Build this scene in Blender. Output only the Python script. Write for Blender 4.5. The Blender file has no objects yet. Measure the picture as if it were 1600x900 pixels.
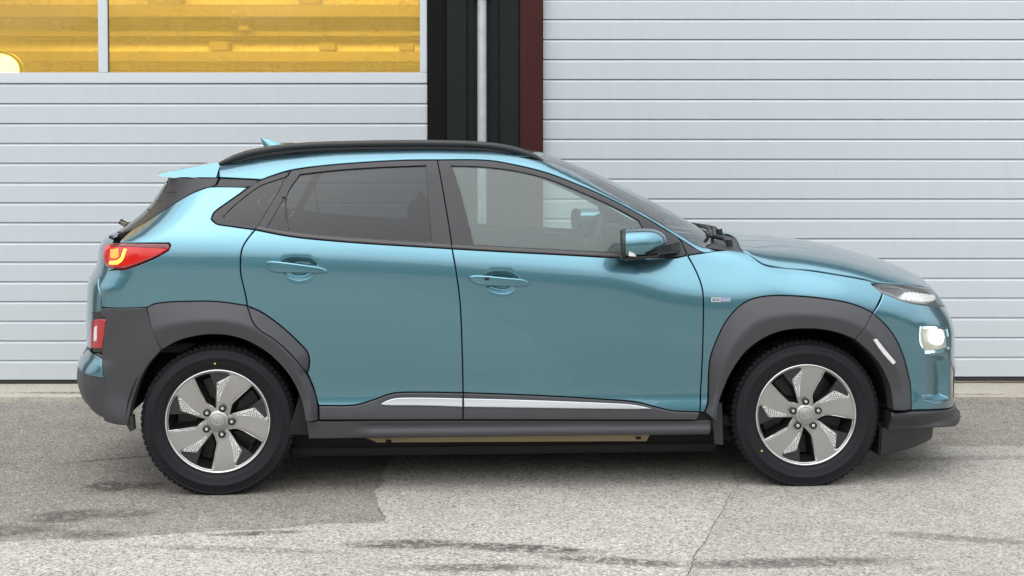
import bpy, bmesh, math, random
import numpy as np
from mathutils import Vector, Matrix
from mathutils.geometry import delaunay_2d_cdt
random.seed(7); rng = np.random.default_rng(7)
SC = bpy.context.scene
COL = SC.collection
R_ = math.radians

# ------------------------------------------------------------------ camera
cam = bpy.data.cameras.new('camera'); cam_o = bpy.data.objects.new('camera', cam); COL.objects.link(cam_o)
cam_o.location = (.033, -7.02, 1.535); cam_o.rotation_euler = (R_(90-1.96), 0, 0)
cam.sensor_width = 36; cam.lens = 49.5; cam.shift_y = -.09375; cam.clip_end = 3000; cam.clip_start = .1
SC.camera = cam_o
# ------------------------------------------------------------------ sky, sun, exposure
CLOUD = 12.5
SUN_EL, SUN_AZ = R_(55), R_(200)          # high, thin cloud; light from over the camera's left shoulder
wd = bpy.data.worlds.new('World'); SC.world = wd; wd.use_nodes = True
nt = wd.node_tree; bg = nt.nodes['Background']
sky = nt.nodes.new('ShaderNodeTexSky'); sky.sky_type = 'NISHITA'; sky.sun_disc = False
sky.sun_elevation = SUN_EL; sky.sun_rotation = SUN_AZ; sky.air_density = 1.2; sky.dust_density = 4.0; sky.ozone_density = 1.0
hs = nt.nodes.new('ShaderNodeHueSaturation'); hs.inputs['Saturation'].default_value = .28   # overcast: the cloud layer takes the blue out
nt.links.new(sky.outputs[0], hs.inputs['Color']); 
# closed cloud layer: pale, brighter towards the zenith as an overcast sky is, with soft uneven cloud
tc = nt.nodes.new('ShaderNodeTexCoord'); sx_ = nt.nodes.new('ShaderNodeSeparateXYZ'); nt.links.new(tc.outputs['Generated'], sx_.inputs[0])
def wm(op, a, b, c=None):
    m = nt.nodes.new('ShaderNodeMath'); m.operation = op
    for s, v in zip(m.inputs, (a, b, c) if c is not None else (a, b)):
        if hasattr(v, 'links'): nt.links.new(v, s)
        else: s.default_value = v
    return m.outputs[0]
cl = nt.nodes.new('ShaderNodeTexNoise'); cl.inputs['Scale'].default_value = 2.2; cl.inputs['Detail'].default_value = 6; nt.links.new(tc.outputs['Generated'], cl.inputs['Vector'])
lum = wm('MULTIPLY_ADD', wm('MAXIMUM', sx_.outputs[2], 0), CLOUD*.68, CLOUD*.36)
lum = wm('MULTIPLY', lum, wm('MULTIPLY_ADD', cl.outputs['Fac'], .5, .75))
cc = nt.nodes.new('ShaderNodeVectorMath'); cc.operation = 'SCALE'; cc.inputs[0].default_value = (.955, .99, 1.03); nt.links.new(lum, cc.inputs['Scale'])
mx_ = nt.nodes.new('ShaderNodeMix'); mx_.data_type = 'RGBA'; mx_.inputs[0].default_value = .8
nt.links.new(hs.outputs[0], mx_.inputs[6]); nt.links.new(cc.outputs[0], mx_.inputs[7]); nt.links.new(mx_.outputs[2], bg.inputs['Color'])
bg.inputs['Strength'].default_value = .15
sl = bpy.data.lights.new('sun', 'SUN'); sl.energy = .5; sl.angle = R_(90); sl.color = (1, .97, .93)
so = bpy.data.objects.new('sun', sl); COL.objects.link(so)
sd = Vector((math.sin(SUN_AZ)*math.cos(SUN_EL), math.cos(SUN_AZ)*math.cos(SUN_EL), math.sin(SUN_EL)))
so.rotation_euler = sd.to_track_quat('Z', 'Y').to_euler(); so.location = (0, -10, 12)
SC.view_settings.view_transform = 'Standard'; SC.view_settings.look = 'None'; SC.view_settings.gamma = 1
SC.view_settings.use_curve_mapping = False; SC.view_settings.exposure = .47
SC.cycles.max_bounces = 10; SC.cycles.transparent_max_bounces = 24; SC.cycles.caustics_reflective = False; SC.cycles.caustics_refractive = False
# ------------------------------------------------------------------ car body surface (car frame: x forward, near side is -y, metres)
def pchip(xs, ys):
    xs = np.array(xs, float); ys = np.array(ys, float); h = np.diff(xs); d = np.diff(ys)/h
    m = np.zeros(len(xs))
    for i in range(1, len(xs)-1):
        if d[i-1]*d[i] > 0:
            w1 = 2*h[i]+h[i-1]; w2 = h[i]+2*h[i-1]
            m[i] = (w1+w2)/(w1/d[i-1]+w2/d[i])
    m[0] = d[0]; m[-1] = d[-1]
    def f(x):
        x = np.asarray(x, float)
        i = np.clip(np.searchsorted(xs, x)-1, 0, len(xs)-2); t = (x-xs[i])/h[i]
        tc = np.clip(t, 0, 1); t2 = tc*tc; t3 = t2*tc
        r = (2*t3-3*t2+1)*ys[i]+(t3-2*t2+tc)*h[i]*m[i]+(-2*t3+3*t2)*ys[i+1]+(t3-t2)*h[i]*m[i+1]
        return r + np.where(t < 0, t*h[i]*m[0], 0) + np.where(t > 1, (t-1)*h[i]*m[-1], 0)
    return f
def sstep(a, b, x):
    t = np.clip((x-a)/(b-a), 0, 1); return t*t*(3-2*t)
def smax(a, b, k):
    return np.maximum(a, b) + np.maximum(k-np.abs(a-b), 0)**2/(4*k)
T0 = pchip([-2.2,-1.75,-1.5,-1.31,-1.1,-.8,-.4,-.1,.08,.2,.31,.531,.728,.91,1.03,1.12,1.207,1.361,1.594,1.805,1.952,2.077,2.14,2.25],
           [1.28,1.385,1.442,1.477,1.508,1.532,1.540,1.533,1.518,1.492,1.452,1.358,1.258,1.158,1.096,1.083,1.077,1.066,1.035,.981,.932,.867,.815,.68])
CW = pchip([-1.6,-.6,.1,.3,1.0,1.25,1.6,2.2], [-.12,0,.20,.28,.30,.22,.2,.25])
CR = pchip([-1.6,-.4,.3,1.0,1.3,2.0], [.09,.07,.06,.03,.07,.10])
def Tf(x, w):
    return T0(x+CW(x)*w*w)-CR(x)*w*w
N0 = pchip([.05,.106,.176,.218,.246,.27,.38,.50,.63,.72,.78,.83,.90,1.1], [1.96,1.99,2.06,2.16,2.188,2.168,2.163,2.168,2.167,2.150,2.122,2.10,2.085,2.08])
R0 = pchip([.15,.236,.288,.333,.393,.467,.517,.561,.60,.783,.901,.945,.99,1.063,1.10,1.14,1.254,1.349,1.395,1.43,1.6],
           [-1.72,-1.80,-1.93,-1.985,-2.012,-2.030,-2.026,-2.008,-1.986,-1.985,-1.976,-1.955,-1.935,-1.925,-1.90,-1.83,-1.70,-1.64,-1.62,-1.60,-1.5])
def Nf(w, z): return N0(z)-.34*(w/.85)**3.2
def Rf(w, z): return R0(z)+(.20+.1*sstep(1.0,1.4,z))*(w/.85)**3
ZC = pchip([-2.1,-1.5,-.9,-.27,.4,.72,.95,1.25,1.7,2.2], [1.06,1.075,1.049,1.013,.955,.875,.85,.87,.87,.84])
ZB = pchip([-2.1,-1.32,-1.13,-.85,-.28,.21,.836,1.2,2.2], [1.24,1.204,1.159,1.119,1.077,1.049,1.048,1.05,1.05])
A_LOW = pchip([-.2,-.1,-.06,-.03,0,.03,.07,.15,.25,.40,.52,.8], [24,22.5,19.5,14,7.5,4,1.8,.2,-2.2,-4.2,-4.5,-4.5])
A_FL = pchip([.15,.26,.31,.345,.375,.40,.43,.46,.52,.8], [-8,-3,0,6,13,15,10,4,0,0])
A_GL = pchip([0,.05,.2,.45,.6], [20,21,24,28,30])
_gx = np.arange(-2.5, 2.5, .05); _gz = np.arange(.05, 1.75, .005)
def _sgrid():
    X, Z = np.meshgrid(_gx, _gz, indexing='ij'); zc = ZC(X); zb = ZB(X)
    a = A_LOW(zc-Z) + A_FL(Z)
    gl = sstep(-.03, .02, Z-zb)
    a = a*(1-gl)+A_GL(Z-zb)*gl
    s = -np.tan(np.radians(a))*.005
    W = np.cumsum(s, 1)
    W -= W.max(axis=1)[:, None]
    ax = np.abs(X)
    plan = .010*(X/1.3)**2 + np.where(X > 0, .13, .10)*np.maximum(ax-1.35, 0)**2/.49
    plan = plan + .05*sstep(-.3, -1.7, X)*sstep(1.05, 1.5, Z)
    return .897+W-plan
_SG = _sgrid()
def Sf(x, z):
    x = np.asarray(x, float); z = np.asarray(z, float)
    fx = np.clip((x-_gx[0])/.05, 1, len(_gx)-3.001); fz = np.clip((z-_gz[0])/.005, 1, len(_gz)-3.001)
    i = fx.astype(int); j = fz.astype(int); u = fx-i; v = fz-j
    def wts(t):
        return [(-t**3+2*t*t-t)/2, (3*t**3-5*t*t+2)/2, (-3*t**3+4*t*t+t)/2, (t**3-t*t)/2]
    wu = wts(u); wv = wts(v); r = 0
    for a in range(4):
        for b in range(4):
            r = r+wu[a]*wv[b]*_SG[i+a-1, j+b-1]
    return r
KST = pchip([-2,-1.2,-.1,.4,.95,1.25,2.2], [.10,.11,.10,.045,.05,.17,.14])
def gf(P):
    x = P[..., 0]; w = np.abs(P[..., 1]); z = P[..., 2]
    t = Tf(x, w); tx = (Tf(x+.01, w)-Tf(x-.01, w))/.02
    a = smax((w-Sf(x, z))*.97, (z-t)/np.sqrt(1+tx*tx), KST(x))
    b = smax(x-Nf(w, z), Rf(w, z)-x, .01)
    return smax(a, b, .085)
def grad(P, e=.002):
    n = np.stack([gf(P+e*np.eye(3)[i])-gf(P-e*np.eye(3)[i]) for i in range(3)], -1)
    return n/np.maximum(np.linalg.norm(n, axis=-1), 1e-9)[..., None]
def cast(O, D, t0, t1, n=60):
    "first surface crossing along rays from outside; falls back to the closest approach"
    O = np.atleast_2d(O); D = np.atleast_2d(D)
    ts = np.linspace(t0, t1, n); G = np.stack([gf(O+t*D) for t in ts], 0)
    neg = G < 0; hit = neg.any(0); k = np.where(hit, neg.argmax(0), G.argmin(0))
    lo = ts[np.maximum(k-1, 0)]; hi = ts[k]
    for _ in range(28):
        m = (lo+hi)/2; g = gf(O+m[:, None]*D); lo = np.where(g > 0, m, lo); hi = np.where(g > 0, hi, m)
    t = np.where(hit, hi, ts[k]); return O+t[:, None]*D, hit
# outlines of the car's panels, lamps and trims: points on the body surface (x, y, z) in metres
PT = {
 'rear_door': [(-1.132,-0.848,1.162), (-0.990,-0.859,1.135), (-0.852,-0.865,1.119), (-0.630,-0.870,1.101), (-0.278,-0.873,1.078), (-0.261,-0.893,0.977), (-0.249,-0.896,0.894), (-0.241,-0.896,0.796), (-0.234,-0.885,0.598), (-0.231,-0.876,0.445), (-0.476,-0.874,0.449), (-0.547,-0.873,0.443), (-0.618,-0.874,0.419), (-0.704,-0.877,0.396), (-0.860,-0.875,0.395), (-0.865,-0.873,0.406), (-0.882,-0.869,0.469), (-0.910,-0.873,0.540), (-0.902,-0.875,0.560), (-0.899,-0.878,0.594), (-0.908,-0.880,0.631), (-0.942,-0.883,0.671), (-0.990,-0.885,0.719), (-1.044,-0.887,0.765), (-1.106,-0.888,0.808), (-1.165,-0.888,0.835), (-1.165,-0.888,0.846), (-1.174,-0.889,0.896), (-1.186,-0.888,0.948), (-1.191,-0.888,0.982), (-1.192,-0.885,1.037), (-1.184,-0.878,1.085), (-1.162,-0.864,1.125)],
 'front_door': [(-0.278,-0.873,1.078), (-0.072,-0.873,1.065), (0.209,-0.871,1.049), (0.464,-0.862,1.034), (0.714,-0.830,1.031), (0.767,-0.822,1.040), (0.792,-0.840,0.993), (0.814,-0.861,0.938), (0.826,-0.878,0.885), (0.828,-0.886,0.816), (0.826,-0.889,0.677), (0.822,-0.883,0.520), (0.814,-0.893,0.352), (0.693,-0.893,0.359), (0.607,-0.891,0.379), (0.533,-0.887,0.398), (0.389,-0.883,0.411), (0.099,-0.879,0.430), (-0.231,-0.876,0.445), (-0.234,-0.885,0.598), (-0.241,-0.896,0.796), (-0.249,-0.896,0.894), (-0.261,-0.893,0.977)],
 'fender': [(0.814,-0.893,0.352), (0.822,-0.883,0.520), (0.826,-0.889,0.677), (0.828,-0.886,0.816), (0.826,-0.878,0.885), (0.814,-0.861,0.938), (0.792,-0.840,0.993), (0.767,-0.821,1.042), (0.767,-0.822,1.040), (0.844,-0.807,1.050), (0.915,-0.784,1.059), (1.027,-0.763,1.056), (1.103,-0.814,1.002), (1.143,-0.816,0.989), (1.306,-0.801,0.971), (1.466,-0.801,0.946), (1.592,-0.789,0.922), (1.644,-0.786,0.907), (1.609,-0.803,0.905), (1.651,-0.822,0.866), (1.595,-0.862,0.781), (1.536,-0.868,0.810), (1.470,-0.873,0.831), (1.366,-0.877,0.849), (1.263,-0.878,0.860), (1.167,-0.879,0.864), (1.088,-0.879,0.859), (1.025,-0.881,0.841), (0.978,-0.884,0.809), (0.930,-0.886,0.754), (0.890,-0.888,0.677), (0.860,-0.886,0.592), (0.854,-0.883,0.529), (0.853,-0.880,0.474), (0.849,-0.887,0.390), (0.834,-0.892,0.352)],
 'body_side': [(-1.171,-0.754,1.345), (-1.208,-0.769,1.316), (-1.274,-0.793,1.268), (-1.316,-0.810,1.234), (-1.325,-0.823,1.208), (-1.303,-0.833,1.188), (-1.248,-0.839,1.178), (-1.132,-0.848,1.162), (-1.162,-0.864,1.125), (-1.184,-0.878,1.085), (-1.192,-0.885,1.037), (-1.191,-0.888,0.982), (-1.186,-0.888,0.948), (-1.174,-0.889,0.896), (-1.165,-0.888,0.846), (-1.165,-0.888,0.835), (-1.263,-0.887,0.850), (-1.332,-0.886,0.855), (-1.401,-0.884,0.855), (-1.506,-0.878,0.851), (-1.567,-0.872,0.842), (-1.598,-0.868,0.828), (-1.807,-0.798,0.821), (-1.815,-0.784,0.891), (-1.838,-0.707,0.949), (-1.803,-0.749,0.975), (-1.741,-0.819,0.989), (-1.693,-0.848,0.992), (-1.565,-0.870,1.040), (-1.502,-0.872,1.076), (-1.494,-0.867,1.098), (-1.500,-0.865,1.105), (-1.639,-0.843,1.105), (-1.737,-0.766,1.103), (-1.714,-0.681,1.139), (-1.696,-0.662,1.157), (-1.643,-0.681,1.186), (-1.537,-0.719,1.252), (-1.434,-0.746,1.312), (-1.364,-0.746,1.341), (-1.337,-0.744,1.347)],
 'cant_rail': [(-1.324,-0.502,1.449), (-1.143,-0.486,1.481), (-0.871,-0.598,1.498), (-0.526,-0.541,1.518), (-0.321,-0.534,1.520), (-0.118,-0.603,1.505), (0.084,-0.642,1.469), (0.238,-0.545,1.431), (0.445,-0.677,1.311), (0.653,-0.745,1.184), (0.797,-0.752,1.105), (0.879,-0.777,1.067), (0.915,-0.784,1.059), (0.844,-0.807,1.050), (0.789,-0.794,1.080), (0.684,-0.774,1.148), (0.578,-0.759,1.212), (0.436,-0.744,1.288), (0.294,-0.727,1.351), (0.151,-0.709,1.405), (0.008,-0.696,1.441), (-0.121,-0.683,1.462), (-0.341,-0.690,1.464), (-0.508,-0.693,1.462), (-0.700,-0.697,1.451), (-0.863,-0.703,1.437), (-0.990,-0.710,1.419), (-1.073,-0.726,1.394), (-1.121,-0.737,1.375), (-1.119,-0.736,1.377), (-1.306,-0.710,1.387)],
 'rear_arch_cladding': [(-1.598,-0.868,0.828), (-1.567,-0.872,0.842), (-1.506,-0.878,0.851), (-1.401,-0.884,0.855), (-1.332,-0.886,0.855), (-1.263,-0.887,0.850), (-1.165,-0.888,0.835), (-1.154,-0.887,0.806), (-1.134,-0.885,0.762), (-1.100,-0.884,0.728), (-1.059,-0.883,0.702), (-1.011,-0.881,0.663), (-0.957,-0.878,0.606), (-0.916,-0.874,0.546), (-0.882,-0.869,0.469), (-0.865,-0.873,0.406), (-0.860,-0.882,0.334), (-0.915,-0.881,0.332), (-0.922,-0.877,0.379), (-0.938,-0.868,0.442), (-0.978,-0.871,0.527), (-1.041,-0.876,0.604), (-1.115,-0.879,0.663), (-1.197,-0.880,0.700), (-1.279,-0.880,0.715), (-1.370,-0.878,0.711), (-1.459,-0.873,0.687), (-1.529,-0.864,0.648), (-1.569,-0.867,0.746)],
 'door_corner_cladding': [(-1.165,-0.888,0.835), (-1.106,-0.888,0.808), (-1.044,-0.887,0.765), (-0.990,-0.885,0.719), (-0.942,-0.883,0.671), (-0.908,-0.880,0.631), (-0.899,-0.878,0.594), (-0.902,-0.875,0.560), (-0.910,-0.873,0.540), (-0.916,-0.874,0.546), (-0.957,-0.878,0.606), (-1.011,-0.881,0.663), (-1.059,-0.883,0.702), (-1.100,-0.884,0.728), (-1.134,-0.885,0.762), (-1.154,-0.887,0.806)],
 'front_arch_cladding': [(0.834,-0.892,0.352), (0.849,-0.887,0.390), (0.853,-0.880,0.474), (0.854,-0.883,0.529), (0.860,-0.886,0.592), (0.890,-0.888,0.677), (0.930,-0.886,0.754), (0.978,-0.884,0.809), (1.025,-0.881,0.841), (1.088,-0.879,0.859), (1.167,-0.879,0.864), (1.263,-0.878,0.860), (1.366,-0.877,0.849), (1.470,-0.873,0.831), (1.536,-0.868,0.810), (1.595,-0.862,0.781), (1.499,-0.874,0.670), (1.439,-0.879,0.695), (1.348,-0.883,0.716), (1.257,-0.884,0.720), (1.168,-0.885,0.710), (1.088,-0.886,0.679), (1.008,-0.885,0.619), (0.947,-0.882,0.530), (0.913,-0.879,0.451), (0.889,-0.889,0.376), (0.883,-0.892,0.314)],
 'bumper_arch_cladding': [(1.595,-0.862,0.781), (1.653,-0.853,0.729), (1.705,-0.843,0.664), (1.742,-0.832,0.590), (1.771,-0.820,0.501), (1.785,-0.815,0.440), (1.785,-0.827,0.340), (1.681,-0.851,0.346), (1.669,-0.841,0.445), (1.629,-0.852,0.537), (1.569,-0.864,0.611), (1.499,-0.874,0.670)],
 'rear_lower_cladding': [(-0.860,-0.875,0.395), (-0.704,-0.877,0.396), (-0.618,-0.874,0.419), (-0.547,-0.873,0.443), (-0.476,-0.874,0.449), (-0.231,-0.876,0.445), (-0.232,-0.889,0.329), (-0.858,-0.882,0.333)],
 'front_lower_cladding': [(-0.231,-0.876,0.445), (0.099,-0.879,0.430), (0.389,-0.883,0.411), (0.533,-0.887,0.398), (0.607,-0.891,0.379), (0.693,-0.893,0.359), (0.814,-0.893,0.352), (0.800,-0.893,0.317), (-0.232,-0.889,0.329)],
 'strip_rear': [(-0.592,-0.878,0.399), (-0.568,-0.876,0.413), (-0.541,-0.875,0.422), (-0.509,-0.875,0.427), (-0.409,-0.876,0.427), (-0.234,-0.878,0.422), (-0.234,-0.884,0.384), (-0.353,-0.882,0.389), (-0.465,-0.880,0.392), (-0.574,-0.879,0.394)],
 'strip_front': [(-0.228,-0.878,0.422), (-0.017,-0.880,0.415), (0.258,-0.884,0.403), (0.491,-0.888,0.391), (0.554,-0.890,0.381), (0.605,-0.893,0.369), (0.521,-0.892,0.368), (0.256,-0.889,0.373), (-0.228,-0.884,0.384)],
 'front_frame': [(-0.341,-0.690,1.464), (-0.121,-0.683,1.462), (0.008,-0.696,1.441), (0.151,-0.709,1.405), (0.294,-0.727,1.351), (0.436,-0.744,1.288), (0.578,-0.759,1.212), (0.684,-0.774,1.148), (0.736,-0.786,1.114), (0.767,-0.822,1.040), (0.714,-0.830,1.031), (0.464,-0.862,1.034), (0.209,-0.871,1.049), (-0.072,-0.873,1.065), (-0.278,-0.873,1.078), (-0.288,-0.844,1.156), (-0.316,-0.771,1.325)],
 'front_glass': [(-0.277,-0.711,1.438), (-0.136,-0.710,1.433), (0.007,-0.715,1.415), (0.150,-0.728,1.380), (0.291,-0.749,1.324), (0.433,-0.770,1.261), (0.556,-0.784,1.195), (0.569,-0.799,1.161), (0.584,-0.820,1.103), (0.590,-0.839,1.052), (0.465,-0.853,1.058), (0.209,-0.862,1.072), (-0.184,-0.865,1.095), (-0.238,-0.773,1.316)],
 'sail': [(0.742,-0.783,1.114), (0.789,-0.794,1.080), (0.844,-0.807,1.050), (0.767,-0.822,1.040)],
 'rear_frame': [(-0.990,-0.710,1.419), (-0.863,-0.703,1.437), (-0.700,-0.697,1.451), (-0.508,-0.693,1.462), (-0.341,-0.690,1.464), (-0.316,-0.771,1.325), (-0.288,-0.844,1.156), (-0.278,-0.873,1.078), (-0.630,-0.870,1.101), (-0.852,-0.865,1.119), (-0.990,-0.859,1.135), (-1.132,-0.848,1.162), (-1.066,-0.791,1.279)],
 'rear_glass': [(-0.950,-0.727,1.401), (-0.805,-0.721,1.418), (-0.607,-0.717,1.432), (-0.392,-0.712,1.440), (-0.382,-0.787,1.294), (-0.367,-0.864,1.108), (-0.600,-0.862,1.123), (-0.852,-0.856,1.142), (-0.989,-0.850,1.156), (-1.003,-0.778,1.306)],
 'vent_glass': [(-1.013,-0.781,1.301), (-0.999,-0.851,1.155), (-1.083,-0.844,1.170)],
 'quarter_frame': [(-1.325,-0.823,1.208), (-1.316,-0.810,1.234), (-1.274,-0.793,1.268), (-1.208,-0.769,1.316), (-1.168,-0.753,1.347), (-1.121,-0.737,1.375), (-1.073,-0.726,1.394), (-0.990,-0.710,1.419), (-1.066,-0.791,1.279), (-1.132,-0.848,1.162), (-1.248,-0.839,1.178), (-1.303,-0.833,1.188)],
 'quarter_glass': [(-1.273,-0.821,1.214), (-1.265,-0.813,1.230), (-1.206,-0.784,1.287), (-1.126,-0.754,1.348), (-1.071,-0.742,1.370), (-1.007,-0.731,1.391), (-1.125,-0.841,1.177), (-1.200,-0.834,1.189), (-1.263,-0.827,1.201)],
 'belt_rear': [(-1.132,-0.848,1.162), (-0.990,-0.859,1.135), (-0.852,-0.865,1.119), (-0.630,-0.870,1.101), (-0.278,-0.873,1.078), (-0.282,-0.867,1.095), (-0.630,-0.863,1.119), (-0.852,-0.858,1.136), (-0.991,-0.852,1.153), (-1.125,-0.841,1.177)],
 'belt_front': [(-0.278,-0.873,1.078), (-0.072,-0.873,1.065), (0.209,-0.871,1.049), (0.464,-0.862,1.034), (0.471,-0.854,1.051), (0.209,-0.864,1.066), (-0.072,-0.867,1.083), (-0.281,-0.867,1.095)],
 'pillar_trim_d': [(-1.571,-0.494,1.356), (-1.569,-0.527,1.342), (-1.629,-0.537,1.258), (-1.664,-0.574,1.209), (-1.752,-0.567,1.147), (-1.786,-0.583,1.125), (-1.694,-0.673,1.154), (-1.641,-0.690,1.184), (-1.536,-0.724,1.249), (-1.434,-0.748,1.309), (-1.364,-0.748,1.339), (-1.336,-0.746,1.344), (-1.318,-0.740,1.354), (-1.308,-0.713,1.384), (-1.606,-0.314,1.379)],
 'pillar_band': [(-1.302,-0.714,1.384), (-1.119,-0.737,1.376), (-1.168,-0.753,1.347), (-1.334,-0.744,1.347), (-1.310,-0.734,1.362)],
 'hood_edge': [(0.915,-0.784,1.059), (1.027,-0.763,1.056), (1.103,-0.814,1.002), (1.143,-0.816,0.989), (1.306,-0.801,0.971), (1.466,-0.801,0.946), (1.592,-0.789,0.922), (1.644,-0.786,0.907)],
 'a_edge': [(-1.318,-0.486,1.452), (-1.143,-0.486,1.481), (-0.871,-0.598,1.498), (-0.526,-0.541,1.518), (-0.321,-0.534,1.520), (-0.118,-0.603,1.505), (0.084,-0.642,1.469), (0.238,-0.545,1.431), (0.445,-0.677,1.311), (0.653,-0.745,1.184), (0.797,-0.752,1.105), (0.879,-0.777,1.067), (0.915,-0.784,1.059)],
 'tail_lamp': [(-1.825,-0.648,1.078), (-1.787,-0.698,1.094), (-1.638,-0.845,1.102), (-1.503,-0.866,1.102), (-1.497,-0.868,1.096), (-1.503,-0.871,1.079), (-1.565,-0.870,1.044), (-1.693,-0.847,0.994), (-1.741,-0.818,0.992), (-1.794,-0.751,1.008)],
 'tail_glow': [(-1.770,-0.786,1.009), (-1.725,-0.828,1.012), (-1.700,-0.841,1.033), (-1.683,-0.838,1.077), (-1.696,-0.830,1.079), (-1.710,-0.834,1.043), (-1.728,-0.823,1.029), (-1.766,-0.788,1.023)],
 'tail_amber': [(-1.768,-0.766,1.072), (-1.726,-0.809,1.078), (-1.719,-0.827,1.046), (-1.735,-0.816,1.036), (-1.763,-0.788,1.037)],
 'bump_top': [(-1.807,-0.798,0.821), (-1.598,-0.868,0.828)],
 'bumper_cladding': [(-1.807,-0.798,0.820), (-1.598,-0.868,0.828), (-1.569,-0.867,0.746), (-1.529,-0.864,0.648), (-1.586,-0.853,0.584), (-1.630,-0.842,0.506), (-1.659,-0.837,0.421), (-1.672,-0.846,0.353), (-1.678,-0.846,0.334), (-1.675,-0.845,0.317), (-1.701,-0.841,0.316), (-1.792,-0.804,0.329), (-1.789,-0.814,0.511), (-1.805,-0.795,0.595), (-1.804,-0.796,0.637), (-1.781,-0.818,0.772), (-1.808,-0.798,0.795)],
 'rear_fog': [(-1.861,-0.725,0.758), (-1.823,-0.782,0.770), (-1.781,-0.819,0.773), (-1.789,-0.811,0.712), (-1.804,-0.796,0.640), (-1.882,-0.682,0.631), (-1.873,-0.703,0.698)],
 'bumper_patch': [(-1.987,-0.479,0.530), (-1.967,-0.492,0.565), (-1.909,-0.617,0.612), (-1.841,-0.757,0.607), (-1.805,-0.795,0.595), (-1.790,-0.814,0.514), (-1.850,-0.781,0.517), (-1.921,-0.682,0.524)],
 'upper_lamp': [(1.609,-0.806,0.902), (1.640,-0.789,0.906), (1.771,-0.733,0.895), (1.889,-0.650,0.875), (2.038,-0.407,0.837), (2.056,-0.434,0.822), (2.076,-0.436,0.783), (2.056,-0.495,0.768), (1.847,-0.756,0.807), (1.756,-0.804,0.828), (1.663,-0.820,0.863)],
 'drl': [(1.731,-0.809,0.841), (1.778,-0.765,0.868), (1.874,-0.694,0.857), (1.999,-0.531,0.827), (1.989,-0.575,0.814), (1.926,-0.674,0.812), (1.819,-0.767,0.824)],
 'lamp_front': [(1.831,-0.802,0.710), (1.908,-0.752,0.704), (2.008,-0.656,0.685), (2.015,-0.658,0.639), (2.024,-0.649,0.587), (1.921,-0.753,0.586), (1.861,-0.790,0.587), (1.830,-0.806,0.643)],
 'pocket': [(1.836,-0.801,0.550), (1.875,-0.783,0.573), (1.955,-0.726,0.567), (2.009,-0.670,0.546), (2.031,-0.637,0.451), (2.030,-0.634,0.355), (1.937,-0.740,0.360), (1.859,-0.792,0.380), (1.839,-0.797,0.421)],
 'lip_top': [(1.684,-0.851,0.339), (1.789,-0.826,0.337), (1.908,-0.763,0.326), (2.079,-0.553,0.299)],
 'reflector': [(1.579,-0.865,0.668), (1.595,-0.863,0.672), (1.633,-0.855,0.626), (1.687,-0.843,0.565), (1.673,-0.845,0.555), (1.618,-0.857,0.615)],
 'badge': [(0.859,-0.881,0.862), (0.948,-0.879,0.858), (0.948,-0.882,0.836), (0.859,-0.884,0.838)],
 'sill': [(-0.915,-0.881,0.329), (-0.233,-0.888,0.323), (0.800,-0.892,0.311), (0.866,-0.892,0.313), (0.862,-0.885,0.247), (0.265,-0.884,0.248), (-0.660,-0.876,0.247), (-0.905,-0.873,0.246)],
 'handle_r': [(-1.084,-0.887,1.025), (-1.057,-0.887,1.029), (-1.002,-0.888,1.024), (-0.865,-0.890,1.005), (-0.828,-0.891,0.995), (-0.813,-0.891,0.983), (-0.823,-0.892,0.975), (-0.941,-0.890,0.978), (-1.048,-0.889,0.981), (-1.076,-0.888,0.995)],
 'handle_f': [(-0.209,-0.894,0.959), (-0.171,-0.894,0.964), (-0.045,-0.894,0.953), (0.033,-0.895,0.944), (0.062,-0.895,0.928), (0.050,-0.896,0.914), (-0.046,-0.896,0.916), (-0.171,-0.896,0.924), (-0.199,-0.895,0.940)],
 'handle_cup_r': [(-1.015,-0.887,1.031), (-0.983,-0.886,1.043), (-0.933,-0.886,1.045), (-0.889,-0.887,1.038), (-0.861,-0.889,1.019), (-0.878,-0.891,0.975), (-0.911,-0.891,0.953), (-0.955,-0.891,0.950), (-0.996,-0.890,0.967)],
 'handle_cup_f': [(-0.138,-0.894,0.963), (-0.101,-0.893,0.978), (-0.054,-0.893,0.980), (-0.018,-0.893,0.973), (0.010,-0.894,0.954), (-0.001,-0.896,0.909), (-0.035,-0.896,0.887), (-0.076,-0.897,0.887), (-0.121,-0.896,0.901)],
 'crease_r': [(-1.552,-0.867,0.712), (-1.485,-0.875,0.746), (-1.383,-0.881,0.771), (-1.278,-0.884,0.774), (-1.196,-0.884,0.762), (-1.127,-0.884,0.739)],
 'seam_up': [(1.651,-0.822,0.866), (1.595,-0.862,0.781)],
}
# ------------------------------------------------------------------ helpers
def nodes_of(name):
    m = bpy.data.materials.new(name); m.use_nodes = True
    return m, m.node_tree.nodes, m.node_tree.links, m.node_tree.nodes['Principled BSDF']
def tex_noise(n, l, scale, detail=4, rough=.6, vec=None, dist=0):
    t = n.new('ShaderNodeTexNoise'); t.inputs['Scale'].default_value = scale; t.inputs['Detail'].default_value = detail
    t.inputs['Roughness'].default_value = rough; t.inputs['Distortion'].default_value = dist
    if vec is not None: l.new(vec, t.inputs['Vector'])
    return t.outputs['Fac']
def obj_co(n, l, scale=(1, 1, 1)):
    c = n.new('ShaderNodeTexCoord'); m = n.new('ShaderNodeMapping'); m.inputs['Scale'].default_value = scale
    l.new(c.outputs['Object'], m.inputs['Vector']); return m.outputs[0]
def ramp(n, l, fac, stops):
    r = n.new('ShaderNodeValToRGB'); e = r.color_ramp.elements
    while len(e) < len(stops): e.new(.5)
    for k, (p, c) in enumerate(stops):
        e[k].position = p; e[k].color = (c, c, c, 1) if isinstance(c, (int, float)) else (*c, 1)
    l.new(fac, r.inputs[0]); return r.outputs[0]
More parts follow.
